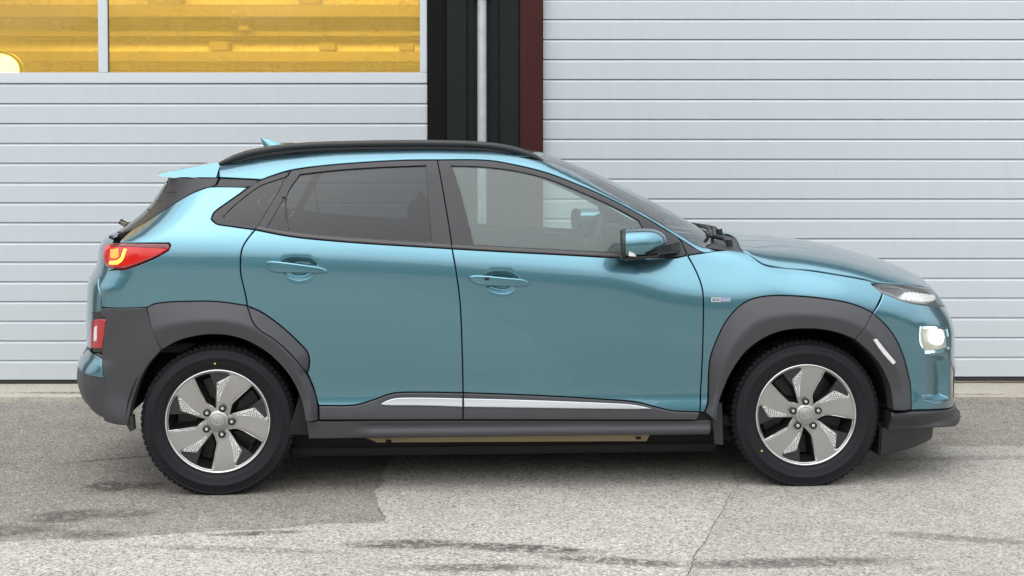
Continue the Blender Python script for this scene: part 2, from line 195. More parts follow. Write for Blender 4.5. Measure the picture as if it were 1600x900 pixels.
def mixc(n, l, fac, a, b, mode='MIX'):
    m = n.new('ShaderNodeMix'); m.data_type = 'RGBA'; m.blend_type = mode
    for s, v in ((m.inputs[0], fac), (m.inputs[6], a), (m.inputs[7], b)):
        if hasattr(v, 'links'): l.new(v, s)
        else: s.default_value = v if isinstance(v, (int, float)) else (*v, 1)
    return m.outputs[2]
def mth(n, l, op, a, b=0, clamp=False):
    m = n.new('ShaderNodeMath'); m.operation = op; m.use_clamp = clamp
    for s, v in ((m.inputs[0], a), (m.inputs[1], b)):
        if hasattr(v, 'links'): l.new(v, s)
        else: s.default_value = v
    return m.outputs[0]
def bump(n, l, b, h, strength, dist):
    x = n.new('ShaderNodeBump'); x.inputs['Strength'].default_value = strength; x.inputs['Distance'].default_value = dist
    l.new(h, x.inputs['Height']); l.new(x.outputs[0], b.inputs['Normal'])
def simple(name, col, rough=.5, metal=0, coat=0, coat_r=.03, spec=.5, vary=0, vscale=20, bmp=0, bscale=400, emit=None, es=0):
    m, n, l, b = nodes_of(name)
    b.inputs['Base Color'].default_value = (*col, 1); b.inputs['Roughness'].default_value = rough
    b.inputs['Metallic'].default_value = metal; b.inputs['Coat Weight'].default_value = coat; b.inputs['Coat Roughness'].default_value = coat_r
    b.inputs['Specular IOR Level'].default_value = spec
    if vary or bmp: v = obj_co(n, l)
    if vary:
        f = tex_noise(n, l, vscale, 5, .65, v)
        l.new(mixc(n, l, f, tuple(c*(1-vary) for c in col), tuple(min(1, c*(1+vary)) for c in col)), b.inputs['Base Color'])
        l.new(mth(n, l, 'ADD', mth(n, l, 'MULTIPLY', f, .12), rough-.06), b.inputs['Roughness'])
    if bmp: bump(n, l, b, tex_noise(n, l, bscale, 2, .5, v), bmp, .001)
    if emit: b.inputs['Emission Color'].default_value = (*emit, 1); b.inputs['Emission Strength'].default_value = es
    return m
def glass(name, tint, refl=1.0, rough=0.0, ior=1.5, haze=None, hz=0):
    m, n, l, b = nodes_of(name); n.remove(b); out = n['Material Output']
    t = n.new('ShaderNodeBsdfTransparent'); t.inputs[0].default_value = (*tint, 1)
    g = n.new('ShaderNodeBsdfGlossy'); g.inputs['Roughness'].default_value = rough; g.inputs['Color'].default_value = (refl, refl, refl, 1)
    fr = n.new('ShaderNodeFresnel'); fr.inputs[0].default_value = ior
    base = t.outputs[0]
    if haze:
        d = n.new('ShaderNodeBsdfDiffuse'); d.inputs[0].default_value = (*haze, 1)
        mx = n.new('ShaderNodeMixShader'); mx.inputs[0].default_value = hz
        l.new(base, mx.inputs[1]); l.new(d.outputs[0], mx.inputs[2]); base = mx.outputs[0]
    mx = n.new('ShaderNodeMixShader'); l.new(fr.outputs[0], mx.inputs[0]); l.new(base, mx.inputs[1]); l.new(g.outputs[0], mx.inputs[2])
    l.new(mx.outputs[0], out.inputs[0]); return m
def tag(o, label=None, cat=None, group=None, kind=None):
    for k, v in (('label', label), ('category', cat), ('group', group), ('kind', kind)):
        if v: o[k] = v
    return o
def empty(name, loc=(0, 0, 0), rz=0, parent=None):
    o = bpy.data.objects.new(name, None); COL.objects.link(o); o.location = loc; o.rotation_euler = (0, 0, rz)
    o.empty_display_size = .1
    if parent: o.parent = parent
    return o
def link(name, me, mat, parent=None, smooth=None):
    o = bpy.data.objects.new(name, me); COL.objects.link(o)
    if mat and not me.materials: me.materials.append(mat)
    if parent: o.parent = parent
    return o
def from_bm(name, bm, mat, parent=None, smooth=35):
    bmesh.ops.recalc_face_normals(bm, faces=bm.faces)
    me = bpy.data.meshes.new(name); bm.to_mesh(me); bm.free()
    if smooth:
        for p in me.polygons: p.use_smooth = True
        me.set_sharp_from_angle(angle=R_(smooth))
    return link(name, me, mat, parent)
def box(bm, x0, x1, y0, y1, z0, z1, bev=0, seg=1):
    r = bmesh.ops.create_cube(bm, size=1)['verts']
    for v in r: v.co = Vector(((x0+x1)/2+v.co.x*(x1-x0), (y0+y1)/2+v.co.y*(y1-y0), (z0+z1)/2+v.co.z*(z1-z0)))
    if bev:
        es = list({e for v in r for e in v.link_edges})
        bmesh.ops.bevel(bm, geom=es, offset=bev, segments=seg, affect='EDGES')
def B(name, dims, mat, parent=None, bev=0, seg=2):
    bm = bmesh.new(); box(bm, *dims, bev, seg); return from_bm(name, bm, mat, parent)
def loft(bm, rings, closed=True, caps=True):
    vs = [[bm.verts.new(p) for p in r] for r in rings]; n = len(rings[0])
    for a, b in zip(vs, vs[1:]):
        for i in range(n if closed else n-1):
            j = (i+1) % n; bm.faces.new((a[i], a[j], b[j], b[i]))
    if caps and closed:
        bm.faces.new(vs[0][::-1]); bm.faces.new(vs[-1])
    return vs
def tube(bm, pts, ra, rb=None, n=12, up=(0, 0, 1), radii=None):
    pts = [Vector(p) for p in pts]; rings = []; rb = rb or ra
    for i, p in enumerate(pts):
        t = (pts[min(i+1, len(pts)-1)]-pts[max(i-1, 0)]).normalized(); s = t.cross(Vector(up)).normalized(); u = s.cross(t)
        k = radii[i] if radii else 1
        rings.append([p+s*ra*k*math.cos(q*2*math.pi/n)+u*rb*k*math.sin(q*2*math.pi/n) for q in range(n)])
    loft(bm, rings)
def lathe(bm, prof, n=96, axis_pt=(0, 0, 0)):
    "revolve (radius, y) about the y axis"
    rings = [[Vector((r*math.cos(a), y, r*math.sin(a))) for a in (2*math.pi*k/n for k in range(n))] for r, y in prof]
    return loft(bm, rings, caps=False)
def prism(bm, poly, y0, y1):
    "extrude an (x, z) polygon between two y planes"
    loft(bm, [[Vector((x, y0, z)) for x, z in poly], [Vector((x, y1, z)) for x, z in poly]])

# ---- panels cut out of the body surface
def dom_surf(dom, q):
    q = np.atleast_2d(q); n = len(q); Z = np.zeros(n)
    if dom == 'side': O = np.stack([q[:, 0], Z-1.3, q[:, 1]], -1); D = np.tile([0, 1., 0], (n, 1)); t1 = 1.3
    elif dom == 'top': O = np.stack([q[:, 0], q[:, 1], Z+1.8], -1); D = np.tile([0, 0, -1.], (n, 1)); t1 = 1.3
    else:
        ax, s = (1.0, 1) if dom == 'front' else (-1.0, -1)
        ph = q[:, 0]/.9; c = np.stack([s*np.cos(ph), np.sin(ph), Z], -1)
        O = np.stack([Z+ax, Z, q[:, 1]], -1)+1.6*c; D = -c; t1 = 1.5
    return cast(O, D, 0, t1)[0]
def to_dom(dom, P):
    P = np.array(P, float)
    if dom == 'side': return P[:, [0, 2]]
    if dom == 'top': return P[:, [0, 1]]
    ax, s = (1.0, 1) if dom == 'front' else (-1.0, -1)
    return np.stack([.9*np.arctan2(P[:, 1], s*(P[:, 0]-ax)), P[:, 2]], -1)
def smooth_poly(p, step=.012, corner=38, closed=True):
    "Catmull-Rom through the traced points, keeping real corners"
    p = np.array(p, float); n = len(p); out = []
    def is_c(i):
        if not closed and i in (0, n-1): return True
        a = p[i]-p[i-1]; b = p[(i+1) % n]-p[i]
        c = np.dot(a, b)/(np.linalg.norm(a)*np.linalg.norm(b)+1e-12)
        return math.degrees(math.acos(max(-1, min(1, c)))) > corner
    cs = [is_c(i) for i in range(n)]
    for i in range(n if closed else n-1):
        a, b = p[i], p[(i+1) % n]; L = np.linalg.norm(b-a); k = max(1, int(round(L/step)))
        ta = (b-a) if cs[i] else (b-p[i-1])/(np.linalg.norm(a-p[i-1])+L)*L
        c = p[(i+2) % n]
        tb = (b-a) if cs[(i+1) % n] else (c-a)/(np.linalg.norm(c-b)+L)*L
        for m in range(k):
            t = m/k; out.append((2*t**3-3*t*t+1)*a+(t**3-2*t*t+t)*ta+(-2*t**3+3*t*t)*b+(t**3-t*t)*tb)
    if not closed: out.append(p[-1])
    return np.array(out)
def area2(p): return np.sum(p[:, 0]*np.roll(p[:, 1], -1)-np.roll(p[:, 0], -1)*p[:, 1])/2
def inset(p, d):
    "move a counter-clockwise loop inwards"
    e = np.roll(p, -1, 0)-p; e /= np.linalg.norm(e, axis=1)[:, None]+1e-12
    nrm = np.stack([-e[:, 1], e[:, 0]], -1); a = np.roll(nrm, 1, 0); m = a+nrm
    m /= np.maximum((m*m).sum(1), .35)[:, None]/2
    return p+m*d, m
def seg_dist(q, a, b, chunk=4000):
    ab = b-a; L2 = (ab*ab).sum(1)+1e-18; out = []; near = []
    for i in range(0, len(q), chunk):
        v = q[i:i+chunk, None]-a[None]; t = np.clip((v*ab).sum(2)/L2, 0, 1); c = a+t[..., None]*ab
        d = np.linalg.norm(q[i:i+chunk, None]-c, axis=2); k = d.argmin(1); out.append(d[np.arange(len(k)), k]); near.append(c[np.arange(len(k)), k])
    return np.concatenate(out), np.concatenate(near)
def poly_dist(q, loops):
    A = np.concatenate(loops); Bp = np.concatenate([np.roll(l, -1, 0) for l in loops]); return seg_dist(q, A, Bp)
def line_dist(q, line): line = np.array(line); return seg_dist(q, line[:-1], line[1:])[0]
def inside(q, p):
    a = p; b = np.roll(p, -1, 0); x = q[:, 0][:, None]; y = q[:, 1][:, None]
    c = ((a[:, 1] > y) != (b[:, 1] > y)) & (x < (b[:, 0]-a[:, 0])*(y-a[:, 1])/(b[:, 1]-a[:, 1]+1e-18)+a[:, 0])
    return c.sum(1) % 2 == 1
def panel_mesh(name, poly, dom, gap=.0022, h=.03, lift=0.0, prof=None, edge=.003, flange=.014, dents=(), holes=(), step=.012, raw=False):
    p = poly if raw else smooth_poly(poly, step)
    if area2(p) < 0: p = p[::-1]
    p, _ = inset(p, gap); loops = [p]
    for hl in holes:
        hp = smooth_poly(hl, step)
        if area2(hp) > 0: hp = hp[::-1]
        loops.append(hp)
    pts = []
    for l in loops:
        for k in (.4, 1, 2.4):
            q, _ = inset(l, edge*k); dd, _ = poly_dist(q, loops); ok = (dd > edge*k*.85) & inside(q, p)
            pts.append(q[ok])
    lo = p.min(0); hi = p.max(0)
    gx, gy = np.meshgrid(np.arange(lo[0], hi[0], h), np.arange(lo[1], hi[1], h*.8))
    gx = gx+(np.arange(gx.shape[0]) % 2)[:, None]*h*.5
    G = np.stack([gx.ravel(), gy.ravel()], -1)
    extra = []
    for dp, depth, wd_ in dents:
        for k in (-.3, .1, .5, 1, 1.6):
            q = inset(dp if area2(dp) > 0 else dp[::-1], wd_*k)[0]; extra.append(q)
    if extra: G = np.concatenate([G]+extra)
    G = G[inside(G, p)]; dd, _ = poly_dist(G, loops); G = G[dd > max(edge*3.2, h*.3)]
    for hp in loops[1:]: G = G[~inside(G, hp)]
    V = np.concatenate(loops+pts+[G]); E = []; o = 0
    for l in loops: E += [(o+i, o+(i+1) % len(l)) for i in range(len(l))]; o += len(l)
    r = delaunay_2d_cdt([Vector(v) for v in V], E, [], 0, 1e-6)
    Q = np.array([(v.x, v.y) for v in r[0]]); F = np.array([f for f in r[2] if len(f) == 3])
    c = Q[F].mean(1); ok = inside(c, p)
    for hp in loops[1:]: ok &= ~inside(c, hp)
    F = F[ok]; used = np.unique(F); remap = -np.ones(len(Q), int); remap[used] = np.arange(len(used)); Q = Q[used]; F = remap[F]
    d, nr = poly_dist(Q, loops); dirs = Q-nr
    # inward direction for points on the border
    bd = d < 1e-5
    _, m = zip(*[inset(l, 0) for l in loops]); LB = np.concatenate(loops); MB = np.concatenate(m)
    if bd.any():
        k = np.array([np.argmin(((LB-q)**2).sum(1)) for q in Q[bd]]); dirs[bd] = MB[k]
    dirs /= np.linalg.norm(dirs, axis=1)[:, None]+1e-12
    def off(q, dist):
        t = np.clip(dist/edge, 0, 1); o = lift-edge*(1-np.sqrt(np.maximum(1-(1-t)**2, 0)))
        if prof is not None: o = o+prof(q)
        for dp, depth, w_ in dents:
            dq, _ = poly_dist(q, [dp]); s = np.where(inside(q, dp), dq, -dq)
            o = o-depth*sstep(-.3*w_, w_, s)
        return o
    S0 = dom_surf(dom, Q); N = grad(S0); O = off(Q, d)
    def full(q):
        dq, _ = poly_dist(q, loops); dq = np.where(inside(q, p), dq, 0)
        return dom_surf(dom, q), off(q, dq)
    if prof is not None or dents:
        # slope of the offset field (not the rounded border) by central differences
        e = .002; n2 = N.copy()
        def only(q):
            o = np.zeros(len(q))
            if prof is not None: o = o+prof(q)
            for dp, depth, w_ in dents:
                dq, _ = poly_dist(q, [dp]); s = np.where(inside(q, dp), dq, -dq); o = o-depth*sstep(-.3*w_, w_, s)
            return o
        for ax in np.eye(2):
            a, b2 = Q+e*ax, Q-e*ax; T = dom_surf(dom, a)-dom_surf(dom, b2); L = (T*T).sum(1)+1e-12
            n2 -= ((only(a)-only(b2))/L)[:, None]*T
        N = n2/np.linalg.norm(n2, axis=1)[:, None]
    T3 = dom_surf(dom, Q+dirs*.001)-S0; T3 -= (T3*N).sum(1)[:, None]*N; T3 /= np.linalg.norm(T3, axis=1)[:, None]+1e-12
    t = np.clip(d/edge, 0, 1); sl = np.where(t < 1, np.minimum((1-t)/np.sqrt(np.maximum(1-(1-t)**2, .04)), 3.0), 0)
    NN = N-sl[:, None]*T3; NN /= np.linalg.norm(NN, axis=1)[:, None]
    P = S0+grad(S0)*O[:, None]
    # orientation
    a, b2, c2 = P[F[:, 0]], P[F[:, 1]], P[F[:, 2]]; fn = np.cross(b2-a, c2-a); flip = (fn*N[F].mean(1)).sum(1) < 0
    F[flip] = F[flip][:, ::-1]
    verts = P.tolist(); norms = NN.tolist(); faces = F.tolist()
    if flange:
        idx = np.where(bd)[0]; key = {tuple(np.round(Q[i], 6)): i for i in idx}; g0 = grad(S0)
        for l in loops:
            ids = [key.get(tuple(np.round(v, 6))) for v in l]
            if any(i is None for i in ids):
                ids = [int(idx[np.argmin(((Q[idx]-v)**2).sum(1))]) for v in l]
            base = len(verts)
            for i in ids:
                verts.append(P[i].tolist()); norms.append((-T3[i]).tolist())
            for i in ids:
                verts.append((P[i]-g0[i]*flange).tolist()); norms.append((-T3[i]).tolist())
            n = len(ids)
            for i in range(n):
                j = (i+1) % n; f = [base+i, base+j, base+n+j, base+n+i]
                A = np.array([verts[k] for k in f]); fnn = np.cross(A[1]-A[0], A[3]-A[0])
                if np.dot(fnn, -T3[ids[i]]) < 0: f = f[::-1]
                if len(set(f)) == 4: faces.append(f)
    return verts, norms, faces
def mesh_from(name, verts, norms, faces, mirror=False):
    if mirror:
        verts = [(v[0], -v[1], v[2]) for v in verts]; norms = [(v[0], -v[1], v[2]) for v in norms]; faces = [f[::-1] for f in faces]
    me = bpy.data.meshes.new(name); me.from_pydata(verts, [], faces)
    for p in me.polygons: p.use_smooth = True
    me.normals_split_custom_set_from_vertices(norms); return me
def panel(name, outline, mat, parents, dom='side', both=True, **kw):
    "one panel on the near side and (both) its mirror image on the far side; parents: (near, far)"
    pl = to_dom(dom, outline)
    v, n, f = panel_mesh(name, pl, dom, **kw)
    out = [link(name, mesh_from(name, v, n, f), mat, parents[0])]
    if both: out.append(link(name, mesh_from(name, v, n, f, True), mat, parents[1]))
    return out
# ------------------------------------------------------------------ materials of the setting
def mat_ground(name, c0, c1, speck, coarse, stains=(), seed=0.):
    m, n, l, b = nodes_of(name); v = obj_co(n, l)
    big = tex_noise(n, l, .55, 6, .6, v); mid = tex_noise(n, l, 5, 6, .7, v); fine = tex_noise(n, l, 90*coarse, 3, .7, v)
    vo = n.new('ShaderNodeTexVoronoi'); vo.inputs['Scale'].default_value = 160*coarse; l.new(v, vo.inputs['Vector'])
    vo2 = n.new('ShaderNodeTexVoronoi'); vo2.inputs['Scale'].default_value = 115*coarse; l.new(v, vo2.inputs['Vector'])
    sx = n.new('ShaderNodeSeparateColor'); l.new(vo.outputs['Color'], sx.inputs[0])
    sx2 = n.new('ShaderNodeSeparateColor'); l.new(vo2.outputs['Color'], sx2.inputs[0])
    base = mixc(n, l, ramp(n, l, mth(n, l, 'ADD', mth(n, l, 'MULTIPLY', big, .6), mth(n, l, 'MULTIPLY', mid, .4)), [(.38, 0.), (.60, 1.)]), c0, c1)
    grit = ramp(n, l, sx.outputs[0], [(0, .46), (.35, .82), (.75, 1.10), (1, 1.5)])
    base = mixc(n, l, speck, base, grit, 'MULTIPLY')
    base = mixc(n, l, ramp(n, l, sx2.outputs[1], [(.88, 0.), (.94, .6)]), base, (.52, .49, .45))     # pale stones
    base = mixc(n, l, ramp(n, l, sx2.outputs[2], [(.93, 0.), (.96, .6)]), base, (.05, .045, .04))    # dark stones
    base = mixc(n, l, .35, base, ramp(n, l, fine, [(.3, .6), (.7, 1.3)]), 'MULTIPLY')
    rough = .88
    if stains:
        g = n.new('ShaderNodeNewGeometry'); tot = None
        tear = ramp(n, l, tex_noise(n, l, 22, 6, .75, v, 1.2), [(.38, 0.), (.54, 1.)])
        for cx, cy, rx, ry, rot, st in stains:
            mp = n.new('ShaderNodeMapping'); mp.vector_type = 'TEXTURE'
            mp.inputs['Location'].default_value = (cx, cy, 0); mp.inputs['Rotation'].default_value = (0, 0, R_(rot)); mp.inputs['Scale'].default_value = (rx, ry, 1)
            l.new(g.outputs['Position'], mp.inputs['Vector'])
            gr = n.new('ShaderNodeTexGradient'); gr.gradient_type = 'SPHERICAL'; l.new(mp.outputs[0], gr.inputs[0])
            f = mth(n, l, 'MULTIPLY', ramp(n, l, gr.outputs['Fac'], [(0, 0.), (.45, 1.)]), st)
            tot = f if tot is None else mth(n, l, 'MAXIMUM', tot, f)
        tot = mth(n, l, 'MULTIPLY', tot, tear)
        base = mixc(n, l, tot, base, (.075, .068, .06))
    l.new(base, b.inputs['Base Color']); b.inputs['Roughness'].default_value = rough; b.inputs['Specular IOR Level'].default_value = .3
    hgt = mth(n, l, 'ADD', mth(n, l, 'MULTIPLY', vo.outputs['Distance'], -1.2), mth(n, l, 'MULTIPLY', fine, .6))
    bump(n, l, b, hgt, .55, .006)
    return m
STAINS = [(-1.76,-.76,.16,.12,0,.95), (-1.60,-.74,.10,.10,0,.9), (-1.80,-1.26,.22,.12,15,.85), (-1.55,-1.22,.14,.08,0,.7), (-2.05,-1.5,.35,.12,10,.8), (-1.62,-1.53,.16,.07,-5,.8),
          (-.97,-1.53,.22,.04,8,.85), (-1.9,-.2,.35,.03,25,.7), (-.35,-1.68,.30,.08,2,.9), (.05,-1.73,.40,.07,-10,.95), (.42,-1.90,.35,.06,-12,.85), (1.05,-1.92,.5,.08,4,.8),
          (1.75,-1.6,.4,.06,-15,.6), (-.1,-1.98,.35,.06,0,.8), (-1.2,-.62,.5,.05,3,.5), (-1.0,-1.75,.5,.05,-6,.5), (2.4,-.2,.9,.06,4,.4), (1.9,.4,.8,.05,0,.4)]
M_ASPH = mat_ground('asphalt_old', (.225,.205,.178), (.315,.29,.252), .75, 1.0, STAINS)
M_PATCH = mat_ground('asphalt_worn', (.375,.35,.308), (.485,.458,.41), .85, .8, STAINS)
M_APRON = mat_ground('apron_concrete', (.44,.40,.33), (.56,.52,.44), .3, 1.3, [(-2.6,1.45,.5,.04,0,.8), (2.7,1.4,.4,.03,0,.7)])

def sheet(name, outline, z, mat, th=.0):
    bm = bmesh.new(); vs = [bm.verts.new((x, y, z)) for x, y in outline]; bm.faces.new(vs)
    if th:
        lo = [bm.verts.new((x, y, z-th)) for x, y in outline]; n = len(vs)
        for i in range(n): bm.faces.new((vs[i], lo[i], lo[(i+1) % n], vs[(i+1) % n]))
    return from_bm(name, bm, mat, None, 0)
def ragged(pts, amp, step=.05, open_=False):
    ph = random.uniform(0, 9)
    out = []; pts = [Vector(p) for p in pts]
    for a, b in zip(pts, pts[1:]+([] if open_ else pts[:1])):
        k = max(1, min(400, int((b-a).length/step))); nrm = Vector((-(b-a).y, (b-a).x)).normalized()
        for i in range(k): q = a.lerp(b, i/k); out.append(tuple(q+nrm*(random.uniform(-amp, amp)+amp*2.2*math.sin(q.x*9+q.y*11+ph)+amp*1.5*math.sin(q.x*23-q.y*19+ph))))
    return out
tag(sheet('ground', [(-900,-900), (900,-900), (900,900), (-900,900)], 0, M_ASPH), kind='structure')
SEAM = ragged([(.62,-2.15), (.80,-1.55), (1.04,-.75), (1.10,.0), (1.07,.55)], .004, .02, True)
tag(sheet('asphalt_patch', ragged([(-.53,.55), (-.55,-.2), (-.57,-.75), (-.50,-1.36), (-.90,-1.45), (-1.6,-1.62), (-2.6,-1.72), (-4.5,-1.70)], .006, .02, True)+[(-24,-1.9), (-24,-32), (-.6,-32), (.40,-4.5)]+SEAM, .004, M_PATCH), kind='structure')
tag(sheet('asphalt_repair', [(x+.002+random.uniform(0, .004), y) for x, y in SEAM]+ragged([(1.112,.55), (2.1,.1), (4.6,-.15)], .006, .02, True)+[(24,-.6), (24,-32), (-.57,-32), (.42,-4.5)], .0045,
          mat_ground('asphalt_grey', (.325,.304,.27), (.43,.406,.364), .8, .85, STAINS)), kind='structure')
tag(sheet('concrete_apron', [(-7+.05*i, 1.31+.008*math.sin(i*.21)+.006*math.sin(i*.77)+random.uniform(-.007, .007)) for i in range(281)]+[(7,1.80), (-7,1.80)], .03, M_APRON, .05), kind='structure')
# wooded hills closing the valley behind the camera (seen as the dark band mirrored in the paint)
bm = bmesh.new(); rows = []
for j, (dist, hk) in enumerate(((150, 0), (185, .45), (230, .85), (290, 1.0), (380, .75), (480, 0))):
    row = []
    for i in range(161):
        a = R_(180+i*180/160.); hgt = 42+13*math.sin(a*5+1)+8*math.sin(a*11+.5)+5*math.sin(a*23)+random.uniform(-2.5, 2.5)
        row.append(bm.verts.new((dist*math.cos(a), dist*math.sin(a)+2, -1+hgt*hk)))
    rows.append(row)
for a, b in zip(rows, rows[1:]):
    for i in range(160): bm.faces.new((a[i], a[i+1], b[i+1], b[i]))
tag(from_bm('hills', bm, simple('forest_hill', (.045,.065,.04), .9, vary=.5, vscale=.05), None, 60), kind='structure')

# ------------------------------------------------------------------ workshop building
M_SLAT = simple('door_white_enamel', (.57,.615,.65), .38, 0, vary=.035, vscale=1.2, bmp=.10, bscale=700)
def slat_dirt():
    m = M_SLAT; n, l = m.node_tree.nodes, m.node_tree.links; b = n['Principled BSDF']
    src = b.inputs['Base Color'].links[0].from_socket; g = n.new('ShaderNodeNewGeometry'); s = n.new('ShaderNodeSeparateXYZ'); l.new(g.outputs['Position'], s.inputs[0])
    mp = n.new('ShaderNodeMapping'); mp.inputs['Scale'].default_value = (7, 1, .7); l.new(g.outputs['Position'], mp.inputs['Vector'])
    streak = tex_noise(n, l, 3, 6, .7, mp.outputs[0]); big = tex_noise(n, l, 1.1, 4, .6, g.outputs['Position'])
    low = ramp(n, l, s.outputs[2], [(.05, 1.), (.55, .0)])
    f = mth(n, l, 'MULTIPLY', ramp(n, l, streak, [(.45, 0.), (.75, 1.)]), .09)
    f = mth(n, l, 'ADD', f, mth(n, l, 'MULTIPLY', mth(n, l, 'MULTIPLY', low, ramp(n, l, big, [(.3, .3), (.7, 1.)])), .22))
    c = mixc(n, l, f, src, (.40, .40, .38)); sp = tex_noise(n, l, 55, 3, .6, g.outputs['Position'])
    c = mixc(n, l, ramp(n, l, sp, [(.74, 0.), (.78, .35)]), c, (.33, .31, .28)); l.new(c, b.inputs['Base Color'])
slat_dirt()
M_ALU = simple('window_frame_white', (.63,.675,.71), .35, 0, vary=.03, vscale=3)
M_SEAL = simple('door_rubber_seal', (.03,.03,.033), .7, vary=.3, vscale=30)
M_BOARD = simple('charred_board', (.011,.0145,.014), .75, spec=.25, vary=.45, vscale=9, bmp=.5, bscale=60)
M_BLACK = simple('recess_shade', (.005,.0045,.0045), .8, spec=.2, vary=.3, vscale=9)  # near-black colour holds the shadow of the door-track recess
M_MAROON = simple('oxide_red_steel', (.050,.0125,.010), .6, spec=.2, vary=.25, vscale=6)
M_ZINC = simple('galvanised_pipe', (.55,.58,.59), .42, .7, vary=.22, vscale=14)
M_BRACKET = simple('pipe_clamp', (.12,.12,.12), .5, .6)
M_WALL = simple('facade_sheet', (.10,.105,.105), .6, vary=.1, vscale=2)
YD = 1.76
def slat_mesh(x0, x1, h):
    # face, a bevel on the upper edge that catches the sky and a square undercut lower edge
    pr = [(.030, 0), (0, 0), (0, h-.017), (.0012, h-.0145), (.0095, h-.0045), (.0105, h-.0005), (.030, h-.0005)]
    bm = bmesh.new(); loft(bm, [[Vector((x, y, z)) for y, z in pr] for x in (x0, x1)]); bmesh.ops.recalc_face_normals(bm, faces=bm.faces)
    me = bpy.data.meshes.new('slat'); bm.to_mesh(me); bm.free()
    for p in me.polygons: p.use_smooth = True
    me.set_sharp_from_angle(angle=R_(25)); me.materials.append(M_SLAT); return me
def garage_door(x0, x1, z0, n, pitch, label, skip=None):
    d = empty('garage_door', ((x0+x1)/2, YD, z0)); tag(d, label, 'garage door'); w = (x1-x0)/2
    me = slat_mesh(-w, w, pitch-.0025)
    for k in range(n):
        if skip and skip[0] <= k < skip[1]: continue
        s = link('slat', me, M_SLAT, d); s.location = (0, random.uniform(-.0006, .0006), k*pitch); s.rotation_euler = (random.uniform(-.003, .003), 0, 0)
    B('back_panel', (-w, w, .0305, .05, 0, (skip[0] if skip else n)*pitch+(.06 if skip else -.001)), M_SEAL, d)
    B('bottom_seal', (-w, w, .004, .03, -.030, -.002), M_SEAL, d, .006)
    return d
P_ = .1236
dl = garage_door(-4.35, -.495, .058, 27, P_, 'white slatted garage door with an amber glazed window band', (15, 21))
dr = garage_door(.227, 4.2, .078, 27, P_*1.0035, 'plain white slatted garage door without windows, next to the red steel column')
# window band of the left door
zb = 15*P_; zt = 21*P_-.002; w = (4.35-.495)/2; cx = (-4.35-.495)/2
B('window_rail', (-w, w, -.004, .03, zb, zb+.066), M_ALU, dl, .003)
B('window_rail', (-w, w, -.004, .03, zt-.066, zt), M_ALU, dl, .003)
xs = [-4.35, -4.30, -2.540, -2.480, -.540, -.495]
for a, b in ((xs[0], xs[1]), (xs[2], xs[3]), (xs[4], xs[5])): B('window_stile', (a-cx, b-cx, -.003, .03, zb+.067, zt-.067), M_ALU, dl, .003)
def mat_amber():
    m, n, l, b = nodes_of('amber_acrylic'); n.remove(b); out = n['Material Output']; v = obj_co(n, l)
    smear = tex_noise(n, l, 3.2, 7, .7, obj_co(n, l, (1, 1, 2.5)), 1.5); drip = tex_noise(n, l, 14, 5, .7, obj_co(n, l, (1.6, 1, .18)))
    t = n.new('ShaderNodeBsdfTransparent'); t.inputs[0].default_value = (.97, .79, .33, 1)
    d = n.new('ShaderNodeBsdfDiffuse'); d.inputs[0].default_value = (.60, .46, .17, 1)
    g = n.new('ShaderNodeBsdfGlossy'); g.inputs['Roughness'].default_value = .04
    fr = n.new('ShaderNodeFresnel'); fr.inputs[0].default_value = 1.45
    a = n.new('ShaderNodeMixShader'); l.new(mth(n, l, 'ADD', mth(n, l, 'MULTIPLY', ramp(n, l, mth(n, l, 'ADD', mth(n, l, 'MULTIPLY', smear, .6), mth(n, l, 'MULTIPLY', drip, .4)), [(.40, 0.), (.62, 1.)]), .13), .10), a.inputs[0])
    l.new(t.outputs[0], a.inputs[1]); l.new(d.outputs[0], a.inputs[2])
    tr_ = n.new('ShaderNodeBsdfTranslucent'); tr_.inputs[0].default_value = (.97, .79, .36, 1)
    a2 = n.new('ShaderNodeMixShader'); a2.inputs[0].default_value = .14; l.new(a.outputs[0], a2.inputs[1]); l.new(tr_.outputs[0], a2.inputs[2]); a = a2
    c = n.new('ShaderNodeMixShader'); l.new(fr.outputs[0], c.inputs[0]); l.new(a.outputs[0], c.inputs[1]); l.new(g.outputs[0], c.inputs[2])
    l.new(c.outputs[0], out.inputs[0]); return m
M_AMBER = mat_amber()
for a, b in ((xs[1], xs[2]), (xs[3], xs[4])): B('window_pane', (a-cx+.001, b-cx-.001, .012, .016, zb+.067, zt-.067), M_AMBER, dl)
B('pane_gasket', (-2.480-cx, -2.474-cx, .004, .011, zb+.067, zt-.067), M_SEAL, dl)
bd = empty('workshop_building', (-.13, YD, 0)); tag(bd, 'dark timber clad workshop front with red column between two white doors', 'building')
def bpart(name, x0, x1, y0, y1, z0, z1, mat, bev=.002): return B(name, (x0+.13, x1+.13, y0-YD, y1-YD, z0, z1), mat, bd, bev)
bpart('board', -.4925, -.373, 1.745, 1.80, .03, 4.2, M_BLACK)  # recessed strip; the door-track shadow is put into its black colour
bpart('board', -.372, -.246, 1.718, 1.78, .03, 4.2, M_BOARD, .004)
bpart('board', -.2445, -.048, 1.726, 1.78, .03, 4.2, M_BOARD, .004)
bpart('board', -.0465, .0805, 1.716, 1.78, .03, 4.2, M_BOARD, .004)
bpart('steel_column', .082, .2245, 1.70, 1.79, .03, 4.2, M_MAROON, .003)
bpart('light_stop', -.52, .25, 1.812, 1.835, .03, 4.2, M_BLACK, 0)  # added unseen behind the boards to stop workshop light leaking through gaps
bpart('lintel', -7, 7, 1.72, 2.0, 3.44, 5.4, M_WALL)
bpart('wall', -7, -4.36, 1.70, 2.0, .0, 3.438, M_WALL); bpart('wall', 4.21, 7, 1.70, 2.0, .0, 3.438, M_WALL)
